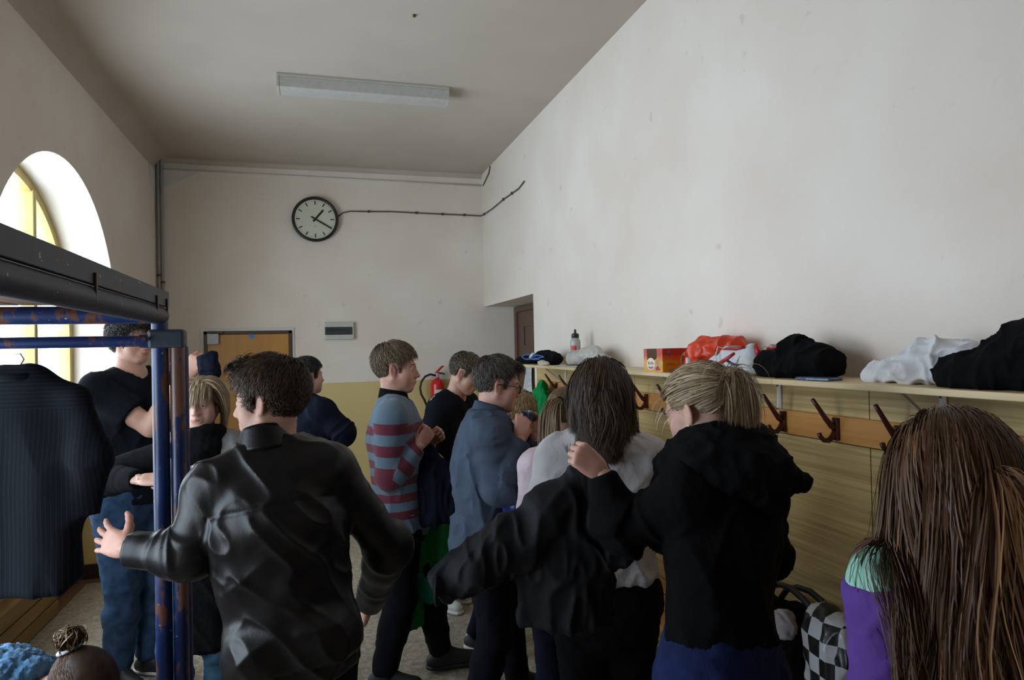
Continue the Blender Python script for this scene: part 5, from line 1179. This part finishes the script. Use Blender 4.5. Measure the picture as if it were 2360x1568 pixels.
# ================================================================ things held, worn out or left lying about
def sx(px, py, X=1.77): return Wx(px, py, X)
def soft(name, label, cat, spec, mt, h=.006, wr=.008, fr=(16, 16, 16), seed=0.0, X=1.77, floor=True, group=None, k=.03, extra=()):
    """pile of cloth on the shelf; spec rows: px, py, rx, ry, rz (metres), optional depth shift"""
    P = []
    for r in spec:
        c = sx(r[0], r[1], X + (r[5] if len(r) > 5 else 0)); P.append(Ell(c, r[2:5], k))
    P += list(extra); o0 = np.array([P[0].c[0], P[0].c[1], SZ])
    o = lump(name, P, mt, None, h, wr, fr, [lambda x, y, z: (SZ + .002) - z + 0 * x + 0 * y, lambda x, y, z: x - (XR - .004) + 0 * y + 0 * z] if floor else (), seed, loc=o0)
    return tag(o, label, cat, group)
# --- shelf, from the door side to the right
c = soft('folded_sportswear', 'black folded garment with blue straps at the far end of the shelf', 'clothing', [(1218, 831, .085, .24, .032), (1258, 824, .075, .17, .050), (1275, 828, .06, .10, .045)], CL['black'], seed=2, X=1.74)
o0 = np.array(c.location); M['strap'] = mat('blue_webbing', (0.03, 0.13, 0.42), .6, .1)
for px_ in ([(1203, 822), (1212, 818), (1226, 817), (1238, 819), (1252, 822)], [(1203, 824), (1214, 829), (1222, 828), (1240, 826), (1254, 823)], [(1216, 827), (1232, 829), (1244, 828)], [(1238, 819), (1228, 824), (1220, 827)]):
    tube('strap', [sx(*p, 1.655) - o0 for p in px_], .005, M['strap'], c, 8)
o = tube('care_tag', [sx(1229, 816, 1.645) - o0, sx(1222, 824, 1.640) - o0], .012, M['white_metal'], c, 6)
o = soft('cream_cloth_scrap', 'small cream crumpled scrap at the shelf edge', 'cloth', [(1250, 838, .03, .05, .022), (1258, 840, .025, .04, .018)], mat('cream_cotton', (.55, .48, .40), .9), X=1.645, h=.005, wr=.006, fr=(30, 30, 30))
B0 = sx(1327, 838, 1.80); t = thing('sports_bottle', 'translucent sports bottle with black cap on the shelf', 'bottle', (1.80, B0[1], SZ))
M['clearplastic'] = mat('milky_plastic', (.62, .60, .56), .3, .03); M['clearplastic'].node_tree.nodes['Principled BSDF'].inputs['Transmission Weight'].default_value = .35
lathe('body', [(.028, .001), (.035, .006), (.036, .07), (.032, .085), (.032, .10), (.036, .115), (.037, .165), (.036, .178), (.026, .192), (.024, .20)], M['clearplastic'], t)
cp = lathe('cap', [(.026, .196), (.027, .198), (.027, .222), (.020, .228), (.012, .232)], M['black'], t); lathe('spout', [(.008, .23), (.009, .25), (.007, .258)], M['black'], cp)
V = [(.0368 * cos(a), .0368 * sin(a), .11 + z) for a in np.linspace(radians(190), radians(260), 9) for z in (0, .03)]; mesh_obj('print', V, [(2 * i, 2 * i + 2, 2 * i + 3, 2 * i + 1) for i in range(8)], mat('red_print', (.6, .04, .04), .5), t)
M['bagfilm'] = mat('white_bag_film', (.68, .66, .60), .35, .05); M['bagfilm'].node_tree.nodes['Principled BSDF'].inputs['Transmission Weight'].default_value = .25
soft('plastic_bag', 'crumpled whitish plastic bag beside the sports bottle', 'bag', [(1335, 828, .07, .16, .055), (1362, 822, .07, .15, .065), (1380, 832, .06, .12, .05)], M['bagfilm'], seed=4, X=1.77, wr=.009)
t = thing('plastic_tray', 'clear flat plastic tray with dark strip at the shelf edge', 'tray', tuple(np.array([1.66, sx(1322, 843, 1.66)[1], SZ])), radians(6))
box('tray_body', (-.045, -.16, .0), (.05, .17, .010), M['clearplastic'], t); box('dark_strip', (-.04, -.10, .010), (.04, .04, .016), M['black'], t); prism('turned_edge', [(-.16, .01), (-.30, .018), (-.30, .022), (-.16, .014)], 0, -.045, .04, M['clearplastic'], t)

# biscuit carton
t = thing('biscuit_carton', 'open yellow and red biscuit display carton on the shelf', 'carton', (1.625, 2.99, SZ), radians(14))
def carton_mat(name, axis):
    mt, nt, b = _new(name); L = nt.links.new; tc = _n(nt, 'ShaderNodeTexCoord'); s_ = _n(nt, 'ShaderNodeSeparateXYZ'); L(tc.outputs['Object'], s_.inputs[0])
    nz = _n(nt, 'ShaderNodeTexNoise'); nz.inputs['Scale'].default_value = 60; L(tc.outputs['Object'], nz.inputs['Vector'])
    ad = _n(nt, 'ShaderNodeMath', operation='MULTIPLY_ADD'); L(nz.outputs['Fac'], ad.inputs[0]); ad.inputs[1].default_value = .03; L(s_.outputs['Z'], ad.inputs[2])
    mr = _n(nt, 'ShaderNodeMapRange'); mr.inputs[1].default_value = 0.015; mr.inputs[2].default_value = .125; L(ad.outputs[0], mr.inputs[0])
    r = ramp(nt, mr.outputs[0], [(0, (.72, .33, .01)), (.42, (.78, .40, .02)), (.60, (.68, .17, .02)), (.8, (.50, .03, .012))]); L(r.outputs['Color'], b.inputs['Base Color']); b.inputs['Roughness'].default_value = .4; return mt
M['carton'] = carton_mat('printed_carton', 2); M['board'] = mat('grey_cardboard', (.40, .33, .25), .85, .05)
D_, W_, H_ = .26, .135, .115
box('base', (0, 0, 0), (D_, W_, .003), M['board'], t, bev=0)
box('camera_side', (0, -.0015, 0), (D_, .0015, H_), M['carton'], t, bev=0); box('far_side', (0, W_ - .0015, 0), (D_, W_ + .0015, H_), M['board'], t, bev=0); box('rear', (D_ - .0015, 0, 0), (D_ + .0015, W_, H_), M['board'], t, bev=0)
arc_ = [(.022 + .09 * u, .045 + .02 * cos(pi * (2 * u - 1)) * 0 ) for u in (0, 1)]
prism('front', [(0, 0), (W_, 0), (W_, H_), (W_ - .022, H_), (W_ - .026, .055), (W_ - .04, .045), (.06, .047), (.045, .062), (.04, .075), (.04, H_), (0, H_)], 0, -.0015, .0015, M['carton'], t)
M['medal'] = mat('cream_medallion', (.80, .74, .55), .5, .03); M['print_red'] = mat('crimson_print', (.42, .02, .07), .5); M['print_blue'] = mat('violet_print', (.20, .12, .42), .5)
bm = bmesh.new(); b_cyl(bm, (-.003, .082, .040), (-.0016, .082, .040), .030, seg=28); o = bm_obj('medallion', bm, M['medal'], t)
text_obj('lettering', 'BeBe', .022, M['print_red'], o, (-.0034, .082, .044), (pi / 2, 0, -pi / 2))
prism('ribbon', [(.064, .022), (.082, .014), (.100, .022), (.096, .030), (.082, .023), (.068, .030)], 0, -.0036, -.0030, M['print_blue'], o)
M['biscuit'] = mat('biscuit_print', (.66, .40, .16), .6, .2, 80)
for (y_, z_, r_) in ((.040, .030, .013), (.034, .046, .013), (.046, .052, .011), (.022, .026, .013)):
    bm = bmesh.new(); b_cyl(bm, (-.0026, y_, z_), (-.0016, y_, z_), r_, seg=16); bm_obj('biscuit_picture', bm, M['biscuit'], t)
prism('strawberry_picture', [(.018, .010), (.050, .008), (.048, .022), (.034, .030), (.020, .022)], 0, -.0032, -.0020, M['print_red'], t)
bm = bmesh.new(); b_cyl(bm, (.165, -.0032, .052), (.165, -.0016, .052), .050, seg=32); o = bm_obj('medallion', bm, M['medal'], t)
text_obj('lettering', 'BeBe', .044, M['print_red'], o, (.165, -.0036, .062), (pi / 2, 0, 0))
prism('ribbon', [(.120, .034), (.165, .018), (.21, .034), (.205, .046), (.165, .030), (.125, .046)], 1, -.0040, -.0034, M['print_blue'], o)
box('seal', (.028, -.003, .092), (.050, -.0016, .104), M['print_blue'], t, bev=0)
for z_ in (.034, .040): box('small_print', (.02, -.0026, z_), (.075, -.0016, z_ + .0025), mat('brown_print', (.35, .14, .02), .6), t, bev=0)
o = lathe('lip_balm_tube', [(.010, 0), (.0115, .002), (.0115, .028), (.0105, .029), (.0105, .031), (.0118, .032), (.0118, .070), (.010, .073)], mat('pale_pink_plastic', (.72, .50, .50), .3, .03), None, tuple(np.array([1.64, sx(1587, 862, 1.64)[1], SZ])), 20); tag(o, 'slim pale pink lip balm tube standing before the carton', 'tube')
o = box('phone', (-.036, -.07, 0), (.036, .07, .009), M['black'], bev=.003, origin=None); o.location = (1.70, sx(1572, 861, 1.68)[1] + .0, SZ); o.rotation_euler = (0, 0, radians(35)); tag(o, 'black phone lying flat against the biscuit carton', 'phone')
M['red_nylon'] = mat('orange_red_nylon', (.62, .045, .012), .35, .12, 12, .2, 40)
soft('red_nylon_bag', 'orange-red crumpled nylon bag leaning over the sneakers', 'bag', [(1622, 838, .08, .09, .07), (1640, 812, .085, .10, .06), (1672, 797, .075, .075, .035), (1690, 802, .05, .05, .035), (1606, 850, .05, .06, .045)], M['red_nylon'], wr=.016, fr=(13, 13, 13), seed=6, X=1.80, h=.005)
# sneakers
def sneaker(name, label, loc, rz):
    t = thing(name, label, 'shoe', loc, rz, 'white and red running shoes')      # toe along +y, heel towards the lens
    wh = mat('white_mesh', (.66, .67, .68), .7, .08, 60, .3, 200) if 'snk' not in M else M['snk']; M['snk'] = wh
    rd = M.setdefault('snk_red', mat('glossy_red_panel', (.45, .015, .02), .3)); nv = M.setdefault('snk_navy', mat('navy_panel', (.012, .018, .06), .4)); gm = M.setdefault('gum', mat('gum_sole', (.40, .26, .10), .6)); ln = M.setdefault('lining', mat('grey_lining', (.25, .23, .22), .9))
    up = [Cone((0, -.10, .055), (0, -.02, .055), .036, .040, .03), Cone((0, -.02, .05), (0, .10, .035), .040, .034, .03), Cone((0, .10, .036), (0, .135, .032), .034, .026, .03), Cone((0, -.105, .06), (0, -.10, .105), .034, .030, .03), Cone((0, -.07, .08), (0, .02, .092), .036, .028, .03), Cone((0, .02, .09), (0, .08, .055), .026, .028, .03)]
    up += [Cone((0, -.085, .115), (0, -.02, .130), .024, .022, .008, op='s')]
    V, Q = polygonise(up, .005, [lambda x, y, z: .026 - z + 0 * x + 0 * y]); mesh_obj('upper', V, Q, wh, t, smooth=True)
    V, Q = polygonise([Cone((0, -.105, .022), (0, .02, .020), .042, .040, .03), Cone((0, .02, .02), (0, .128, .026), .042, .034, .03)], .005, [lambda x, y, z: .008 - z + 0 * x + 0 * y, lambda x, y, z: z - .034 + 0 * x + 0 * y]); ms = mesh_obj('midsole', V, Q, wh, t, smooth=True)
    V, Q = polygonise([Cone((0, -.105, .015), (0, .02, .013), .040, .038, .03), Cone((0, .02, .013), (0, .128, .018), .040, .032, .03)], .005, [lambda x, y, z: .0005 - z + 0 * x + 0 * y, lambda x, y, z: z - .010 + 0 * x + 0 * y]); mesh_obj('outsole', V, Q, gm, t, smooth=True)
    for q in (-1, 1):
        tube('wave_stripe', [(q * (.0425 - .003 * (abs(y_) > .09)), y_, .016 + .006 * (i % 2)) for i, y_ in enumerate(np.linspace(-.09, .10, 12))], .003, rd, ms, 5)
        tube('side_flash', [(q * .040, .085, .038), (q * .043, .03, .052), (q * .043, -.015, .070), (q * .041, -.05, .092)], [.004, .008, .010, .006], rd, t, 6)
        tube('side_flash', [(q * .043, -.015, .062), (q * .043, -.045, .048), (q * .041, -.075, .044)], [.008, .006, .002], nv, t, 6)
        tube('collar_trim', [(q * .034, -.10, .118), (q * .036, -.05, .110), (q * .030, .0, .112), (q * .024, .03, .105)], .007, rd if q < 0 else nv, t, 6)
        tube('eyelet_strip', [(q * .02, .02, .112), (q * .022, .055, .090), (q * .022, .085, .068)], .006, nv, t, 6)
    tube('heel_tab', [(0, -.135, .07), (0, -.137, .10), (0, -.128, .128)], [.010, .012, .008], rd, t, 6); V, Q = polygonise([Cone((0, -.04, .112), (0, .03, .118), .022, .018, .01, (0, 0, 1), .5)], .005); mesh_obj('tongue', V, Q, ln, t, smooth=True)
    for j in range(4): y_ = .025 + .017 * j; tube('lace', [(-.022, y_, .107 - .011 * j), (0, y_ + .006, .118 - .013 * j), (.022, y_, .107 - .011 * j)], .003, M['white_metal'], t, 5)
    tube('loose_lace', [(-.015, .03, .112), (-.035, .05, .12), (-.055, .045, .08), (-.060, .02, .03), (-.062, -.01, .004)], .0028, M['white_metal'], t, 5)
    return t
ysn = sx(1688, 862, 1.68)[1]
sneaker('running_shoe', 'nearer white running shoe with red side flash, on the shelf', (1.685, ysn, SZ), radians(10)); sneaker('running_shoe', 'farther white running shoe half hidden by black clothes, on the shelf', (1.80, ysn - .13, SZ), radians(-14))
soft('black_clothes_bundle', 'black fleece bundle piled beside the sneakers', 'clothing', [(1830, 846, .09, .15, .06), (1832, 808, .05, .055, .055), (1875, 832, .08, .09, .065), (1900, 838, .06, .06, .045), (1775, 847, .06, .10, .04), (1800, 842, .08, .1, .05)], CL['black_fleece'], wr=.014, fr=(12, 12, 12), seed=8, X=1.75)
t = thing('phone_in_case', 'slim phone in blue patterned case lying at the shelf edge', 'phone', (1.655, sx(1885, 876, 1.655)[1], SZ), radians(4))
M['case'] = mat('patterned_blue_case', (.07, .09, .20), .4, .9, 90); box('case', (-.030, -.075, 0), (.035, .075, .011), M['case'], t, bev=.004); box('screen', (-.026, -.070, .0112), (.031, .070, .012), M['black'], t, bev=0); box('bumper', (-.034, -.078, .003), (-.030, .02, .008), mat('pale_blue_rubber', (.25, .36, .5), .5), t, bev=.001)
M['white_cotton'] = mat('white_cotton', (.74, .74, .77), .9, .04, 12, .2, 50)
soft('white_shirt', 'crumpled white shirt lying on the shelf', 'clothing', [(2060, 862, .06, .09, .028), (2110, 845, .08, .09, .05), (2165, 828, .08, .09, .055), (2215, 820, .06, .06, .035), (2150, 860, .09, .10, .04)], M['white_cotton'], wr=.016, fr=(15, 15, 20), seed=11, X=1.78, h=.005)
soft('black_jumper', 'black jumper heaped at the right end of the shelf', 'clothing', [(2240, 868, .10, .09, .05), (2300, 855, .12, .11, .065), (2370, 840, .12, .09, .09), (2420, 820, .10, .10, .11), (2330, 872, .13, .1, .045)], CL['black_fleece'], wr=.012, fr=(12, 12, 14), seed=13, X=1.76)

# --- green cloth on the first hook
M['green'] = cloth('bright_green_cloth', (.012, .26, .075), .8, bump=.2)
hp = np.array([XR - .14, 5.206, 1.555])
pts = [Wx(*p, XR - .12) for p in ((1252, 893), (1238, 925), (1258, 935), (1246, 985), (1238, 1010))]
lump('green_jacket', [Cone(pts[0], pts[1], .035, .075, .03, (1, 0, 0), .6), Cone(pts[0], pts[2], .035, .06, .03, (1, 0, 0), .6), Cone(pts[1], pts[3], .075, .085, .03, (1, 0, 0), .5), Cone(pts[3], pts[4], .085, .07, .03, (1, 0, 0), .5)], M['green'], None, .007, .018, (22, 22, 6), seed=3, loc=pts[0]); o = bpy.data.objects[-1] if False else COL.objects[-1]; tag(o, 'bright green jacket hanging from the first hook', 'jacket')

# --- black jacket lifted by the woman in the hoodie
M['shell'] = mat('black_shell_fabric', (.006, .0065, .008), .7, .3, 10, .2, 40, spec=.25)
d_ = 1.98
J = lambda px, py, d=d_: W(px, py, d)
P = [Cone(J(1352, 1080), J(1285, 1165), .028, .058, .04, FW, .7), Cone(J(1285, 1165), J(1185, 1250), .060, .072, .04, FW, .7), Cone(J(1185, 1250), J(1080, 1315), .072, .060, .04, FW, .7), Cone(J(1080, 1315), J(1008, 1357), .060, .045, .03, FW, .7, cb=True)]
P += [Cone(J(1350, 1085), J(1330, 1200), .035, .075, .04, FW, .40), Cone(J(1330, 1200), J(1310, 1330, 2.0), .080, .125, .05, FW, .30), Cone(J(1310, 1330, 2.0), J(1305, 1440, 2.02), .125, .135, .05, FW, .26, cb=True)]
P += [Cone(J(1375, 1090), J(1395, 1190), .040, .058, .03), Cone(J(1395, 1190), J(1425, 1290, 2.0), .055, .042, .03, cb=True)]
o0 = J(1350, 1078)
o = lump('held_jacket', P, M['shell'], None, .0065, .012, (16, 16, 5), seed=21, loc=o0); tag(o, 'black jacket with dangling sleeve hanging from the raised fist', 'jacket')
v, f = tube_geo([J(1008, 1355) - o0 + .047 * (UP * cos(t) + nrm(np.cross(UP, J(1080, 1310) - J(1008, 1355))) * sin(t)) for t in np.linspace(0, 2 * pi, 21)], .006, 6); mesh_obj('cuff_hem', v, f, M['shell'], o, smooth=True)
# --- navy and green jackets held by the man in stripes
J2 = lambda px, py, d: W(px, py, d)
P = [Cone(J2(985, 1040, 3.66), J2(1000, 1120, 3.66), .05, .13, .05, FW, .5), Cone(J2(1000, 1120, 3.66), J2(1005, 1200, 3.66), .13, .125, .05, FW, .5, cb=True)]
o = lump('navy_jacket', P, CL['navy'], None, .008, .014, (15, 15, 4), seed=25, loc=J2(985, 1040, 3.66)); tag(o, 'navy jacket draped over the forearm of the striped sweater', 'jacket')
M['dark_green'] = cloth('deep_green_shell', (.012, .17, .04), .7, bump=.2); M['teal'] = cloth('teal_lining', (.01, .16, .10), .7)
P = [Cone(J2(972, 1150, 3.80), J2(1000, 1240, 3.80), .06, .13, .05, FW, .5), Cone(J2(1000, 1240, 3.80), J2(1000, 1300, 3.80), .13, .10, .05, FW, .5), Cone(J2(965, 1250, 3.78), J2(950, 1440, 3.76), .07, .062, .05, cb=True)]
o = lump('green_shell_jacket', P, M['dark_green'], None, .008, .014, (15, 15, 4), seed=27, loc=J2(972, 1150, 3.80)); tag(o, 'deep green jacket trailing below the navy one near the floor', 'jacket'); o0 = np.array(o.location)
lump('open_pocket_lining', [Cone(J2(968, 1335, 3.70) - o0, J2(990, 1372, 3.70) - o0, .03, .045, .03, FW, .5)], M['teal'], o, .007, .006)
# --- small camera
cpos = W(1216, 962, 3.19); t = thing('compact_camera', 'small dark blue compact camera held up by the boy with glasses', 'camera', tuple(cpos), p_glass.th + radians(8)); M['cam_blue'] = mat('dark_blue_shell', (.012, .018, .05), .3)
box('body', (-.048, -.012, -.028), (.048, .012, .028), M['cam_blue'], t, bev=.006); o = cyl('lens_barrel', (.006, .012, 0), (.006, .034, 0), .021, M['black'], t); cyl('lens_glass', (.006, .034, 0), (.006, .036, 0), .013, M['glass'], o); cyl('shutter_button', (.03, 0, .028), (.03, 0, .034), .006, M['grey_plastic'], t, seg=12); tube('wrist_strap', [(.05, 0, .01), (.06, -.01, -.04), (.055, -.02, -.10), (.048, -.01, -.05), (.05, 0, .0)], .003, M['black'], t, 5)
# --- plaid shirt carried at the waist
def plaid(name):
    mt, nt, b = _new(name); L = nt.links.new; tc = _n(nt, 'ShaderNodeTexCoord'); s_ = _n(nt, 'ShaderNodeSeparateXYZ'); L(tc.outputs['Object'], s_.inputs[0]); outs = []
    for ax_, fq in (('X', 11.0), ('Z', 11.0)):
        m1 = _n(nt, 'ShaderNodeMath', operation='MULTIPLY'); m1.inputs[1].default_value = fq; L(s_.outputs[ax_], m1.inputs[0]); fr = _n(nt, 'ShaderNodeMath', operation='FRACT'); L(m1.outputs[0], fr.inputs[0])
        r = ramp(nt, fr.outputs[0], [(0, (.10, .16, .5)), (.45, (.55, .75, .95)), (.55, (1, 1, 1)), (.6, (.18, .3, .8))]); r.color_ramp.interpolation = 'CONSTANT'; outs.append(r)
    mx = _n(nt, 'ShaderNodeMix', data_type='RGBA', blend_type='MULTIPLY'); mx.inputs[0].default_value = 1; L(outs[0].outputs[0], mx.inputs[6]); L(outs[1].outputs[0], mx.inputs[7]); L(mx.outputs[2], b.inputs['Base Color']); b.inputs['Roughness'].default_value = .9; return mt
P = [Cone(J2(1196, 1095, 3.12), J2(1192, 1165, 3.12), .035, .060, .03, FW, .5), Cone(J2(1192, 1165, 3.12), J2(1182, 1230, 3.12), .06, .05, .03, FW, .5)]
o = lump('plaid_shirt', P, plaid('blue_plaid'), None, .007, .010, (18, 18, 6), loc=J2(1196, 1095, 3.12)); tag(o, 'blue checked shirt hanging below the raised camera', 'shirt')
# --- dark cap in the raised hand of the tall man
P = [Ell(W(484, 858, 3.60), (.045, .05, .065), .03), Ell(W(470, 838, 3.60), (.03, .05, .045), .03), Ell(W(488, 835, 3.6), (.03, .05, .05), .03)]
o = lump('bundled_glove', P, CL['navy'], None, .007, .010, (20, 20, 20), loc=W(484, 858, 3.60)); tag(o, 'dark bundled cloth in the raised hand before the door', 'cloth')
# --- pinstripe jacket on the hanger
def pin(name):
    mt, nt, b = _new(name); L = nt.links.new; tc = _n(nt, 'ShaderNodeTexCoord'); s_ = _n(nt, 'ShaderNodeSeparateXYZ'); L(tc.outputs['Object'], s_.inputs[0])
    g_ = _n(nt, 'ShaderNodeMath', operation='GREATER_THAN'); g_.inputs[1].default_value = -.115; L(s_.outputs['Z'], g_.inputs[0])
    mx0 = _n(nt, 'ShaderNodeMix', data_type='FLOAT'); L(g_.outputs[0], mx0.inputs[0]); L(s_.outputs['X'], mx0.inputs[2]); L(s_.outputs['Z'], mx0.inputs[3])
    m1 = _n(nt, 'ShaderNodeMath', operation='MULTIPLY'); m1.inputs[1].default_value = 78; L(mx0.outputs[0], m1.inputs[0]); fr = _n(nt, 'ShaderNodeMath', operation='FRACT'); L(m1.outputs[0], fr.inputs[0])
    r = ramp(nt, fr.outputs[0], [(0, (.012, .017, .028)), (.13, (.0035, .005, .009))]); r.color_ramp.interpolation = 'CONSTANT'; L(r.outputs['Color'], b.inputs['Base Color']); b.inputs['Roughness'].default_value = .85; b.inputs['Specular IOR Level'].default_value = .2
    return mt
H0 = Wy(38, 858, R0[1]); t = thing('hanging_shirt', 'dark navy pinstripe shirt on a wire hanger under the rack', 'shirt', (H0[0], H0[1] - .0, H0[2]), radians(-9))
g_ = np.array([0, 1.0, 0]); P = [Cone((-.06, 0, -.025), (.06, 0, -.025), .032, .032, .03, g_, .9)]
for q in (-1, 1): P += [Cone((q * .05, 0, -.03), (q * .175, 0, -.085), .026, .034, .04, g_, .9), Cone((q * .180, 0, -.095), (q * .220, -.01, -.27), .042, .054, .04, g_, .75), Cone((q * .220, -.01, -.27), (q * .200, .0, -.46), .054, .046, .03, g_, .7, cb=True)]
P += [Cone((0, 0, -.15), (0, 0, -.40), .160, .185, .06, g_, .36), Cone((0, 0, -.40), (0, 0, -.69), .185, .20, .06, g_, .36, cb=True)]
V, Q = polygonise(P, .0075, [lambda x, y, z: -(z + .72 - .5 * np.maximum(np.abs(x) - .08, 0)) + 0 * y]); N_ = vnormals(V, Q)
a_ = vnoise(V * np.array([9, 9, 2.2]) + 3); b_ = vnoise(V * np.array([20, 20, 8.0])); V = V + N_ * (.024 * ((1 - np.abs(2 * a_ - 1)) ** 1.6 - .35) * np.clip(-(V[:, 2] + .10) / .2, .1, 1) + .006 * (b_ - .5))[:, None]
sh = mesh_obj('shirt', V, Q, pin('navy_pinstripe'), t, smooth=True)
v, f = tube_geo([(.062 * sin(a), .052 * cos(a), -.008 + .01 * cos(a)) for a in np.linspace(0, 2 * pi, 25)], .013, 8, False); mesh_obj('collar', v, f, sh.data.materials[0], t, smooth=True)
tube('hanger_hook', [(0, 0, -.02), (0, 0, .01), (.012, 0, .022), (.022, 0, .040), (.012, 0, .058), (-.008, 0, .055)], .0025, M['grey_plastic'], t, 6); tube('hanger_bar', [(-.2, 0, -.085), (-.05, 0, -.02), (0, 0, -.012), (.05, 0, -.02), (.2, 0, -.085)], .005, M['grey_plastic'], t, 6)

# --- bags on the bench by the wall
def bench_pt(px, py, X): return Wx(px, py, X)
c0 = bench_pt(1800, 1500, 1.70); t = thing('black_tote_bag', 'black tote bag with arched handles standing on the bench', 'bag', (c0[0], c0[1], .45))
o0 = np.array(t.location); zt = bench_pt(1800, 1400, 1.70)[2] - .45
lump('body', [Cone((0, 0, .10), (0, 0, zt - .06), .155, .15, .06, (1, 0, 0), .62), Cone((0, 0, .06), (0, 0, .10), .16, .16, .05, (1, 0, 0), .62)], CL['black'], t, .009, .014, (10, 10, 6), [lambda x, y, z: .004 - z + 0 * x + 0 * y, lambda x, y, z: z - zt + 0 * x + 0 * y])
hp = [bench_pt(*p, 1.66) - o0 for p in ((1757, 1372), (1770, 1352), (1795, 1347), (1822, 1356), (1850, 1380), (1878, 1410))]; tube('handle', hp + [hp[-1] + np.array([.01, -.01, -.06])], .012, M['black'], t, 8)
hp = [q + np.array([.10, .02, -.03]) for q in hp]; tube('handle', hp, .012, M['black'], t, 8)
for k, (x_, s_) in enumerate(((0.0, 's'), (.0, 'o'), (0, '!'))): text_obj('printed_scrawl', ('so!', )[0], .055, mat('yellow_print', (.35, .25, .03), .6), t, (-.105, -.085, zt - .07), (pi / 2, 0, -pi / 2 + .25)) if k == 0 else None
sc_ = bench_pt(1804, 1440, 1.60); P = []
r3 = np.random.default_rng(4)
for k in range(26):
    u = nrm(r3.normal(size=3)); w_ = nrm(np.cross(u, r3.normal(size=3))); v_ = np.cross(u, w_); ph = r3.uniform(0, 6.28); rr = r3.uniform(.028, .042)
    for j in range(5): P.append(Cone(sc_ + rr * (w_ * cos(ph + .4 * j) + v_ * sin(ph + .4 * j)), sc_ + rr * (w_ * cos(ph + .4 * j + .4) + v_ * sin(ph + .4 * j + .4)), .012, .012, .004))
M['mauve'] = mat('pale_mauve_jersey', (.46, .42, .46), .9, .05); o = lump('rolled_scarf', P, M['mauve'], None, .0055, .003, (40, 40, 40), loc=sc_); tag(o, 'pale mauve scarf rolled into a ball on the tote bag', 'scarf')
def checks(name):
    mt, nt, b = _new(name); L = nt.links.new; tc = _n(nt, 'ShaderNodeTexCoord'); ck = _n(nt, 'ShaderNodeTexChecker'); ck.inputs['Scale'].default_value = 17.5; ck.inputs['Color1'].default_value = (.012, .012, .012, 1); ck.inputs['Color2'].default_value = (.55, .56, .58, 1)
    mp = _n(nt, 'ShaderNodeMapping'); mp.inputs['Scale'].default_value = (.0, 1, 1); mp.inputs['Location'].default_value = (.01, .012, .0); L(tc.outputs['Object'], mp.inputs['Vector']); L(mp.outputs['Vector'], ck.inputs['Vector']); L(ck.outputs['Color'], b.inputs['Base Color']); b.inputs['Roughness'].default_value = .32; return mt
M['checks'] = checks('black_and_white_checks'); c0 = bench_pt(1925, 1500, 1.66); t = thing('checkered_carrier_bag', 'black and white checkered plastic carrier bag beside the tote', 'bag', (c0[0], c0[1], .45)); zt = bench_pt(1930, 1462, 1.66)[2] - .45
lump('body', [Cone((0, 0, .08), (0, 0, zt - .05), .105, .10, .05, (1, 0, 0), .7), Cone((0, .0, zt - .08), (.0, .02, zt), .09, .08, .04, (1, 0, 0), .7)], M['checks'], t, .007, .012, (14, 14, 8), [lambda x, y, z: .004 - z + 0 * x + 0 * y])
lump('handle_loop', [Cone((.0, .05, zt - .02), (.0, .02, zt + .03), .028, .022, .02, (1, 0, 0), .6), Cone((.0, .02, zt + .03), (.0, -.06, zt + .035), .022, .024, .02, (1, 0, 0), .6), Cone((0, -.06, zt + .035), (0, -.10, zt), .024, .03, .02, (1, 0, 0), .6)], mat('grey_film', (.36, .36, .36), .3), t, .006, .008, (25, 25, 25))
prism('orange_print', [(.028, zt + .003), (.010, zt + .022), (.006, zt + .0), (.020, zt - .016)], 0, -.036, -.033, mat('orange_ink', (.55, .16, .02), .5), t)
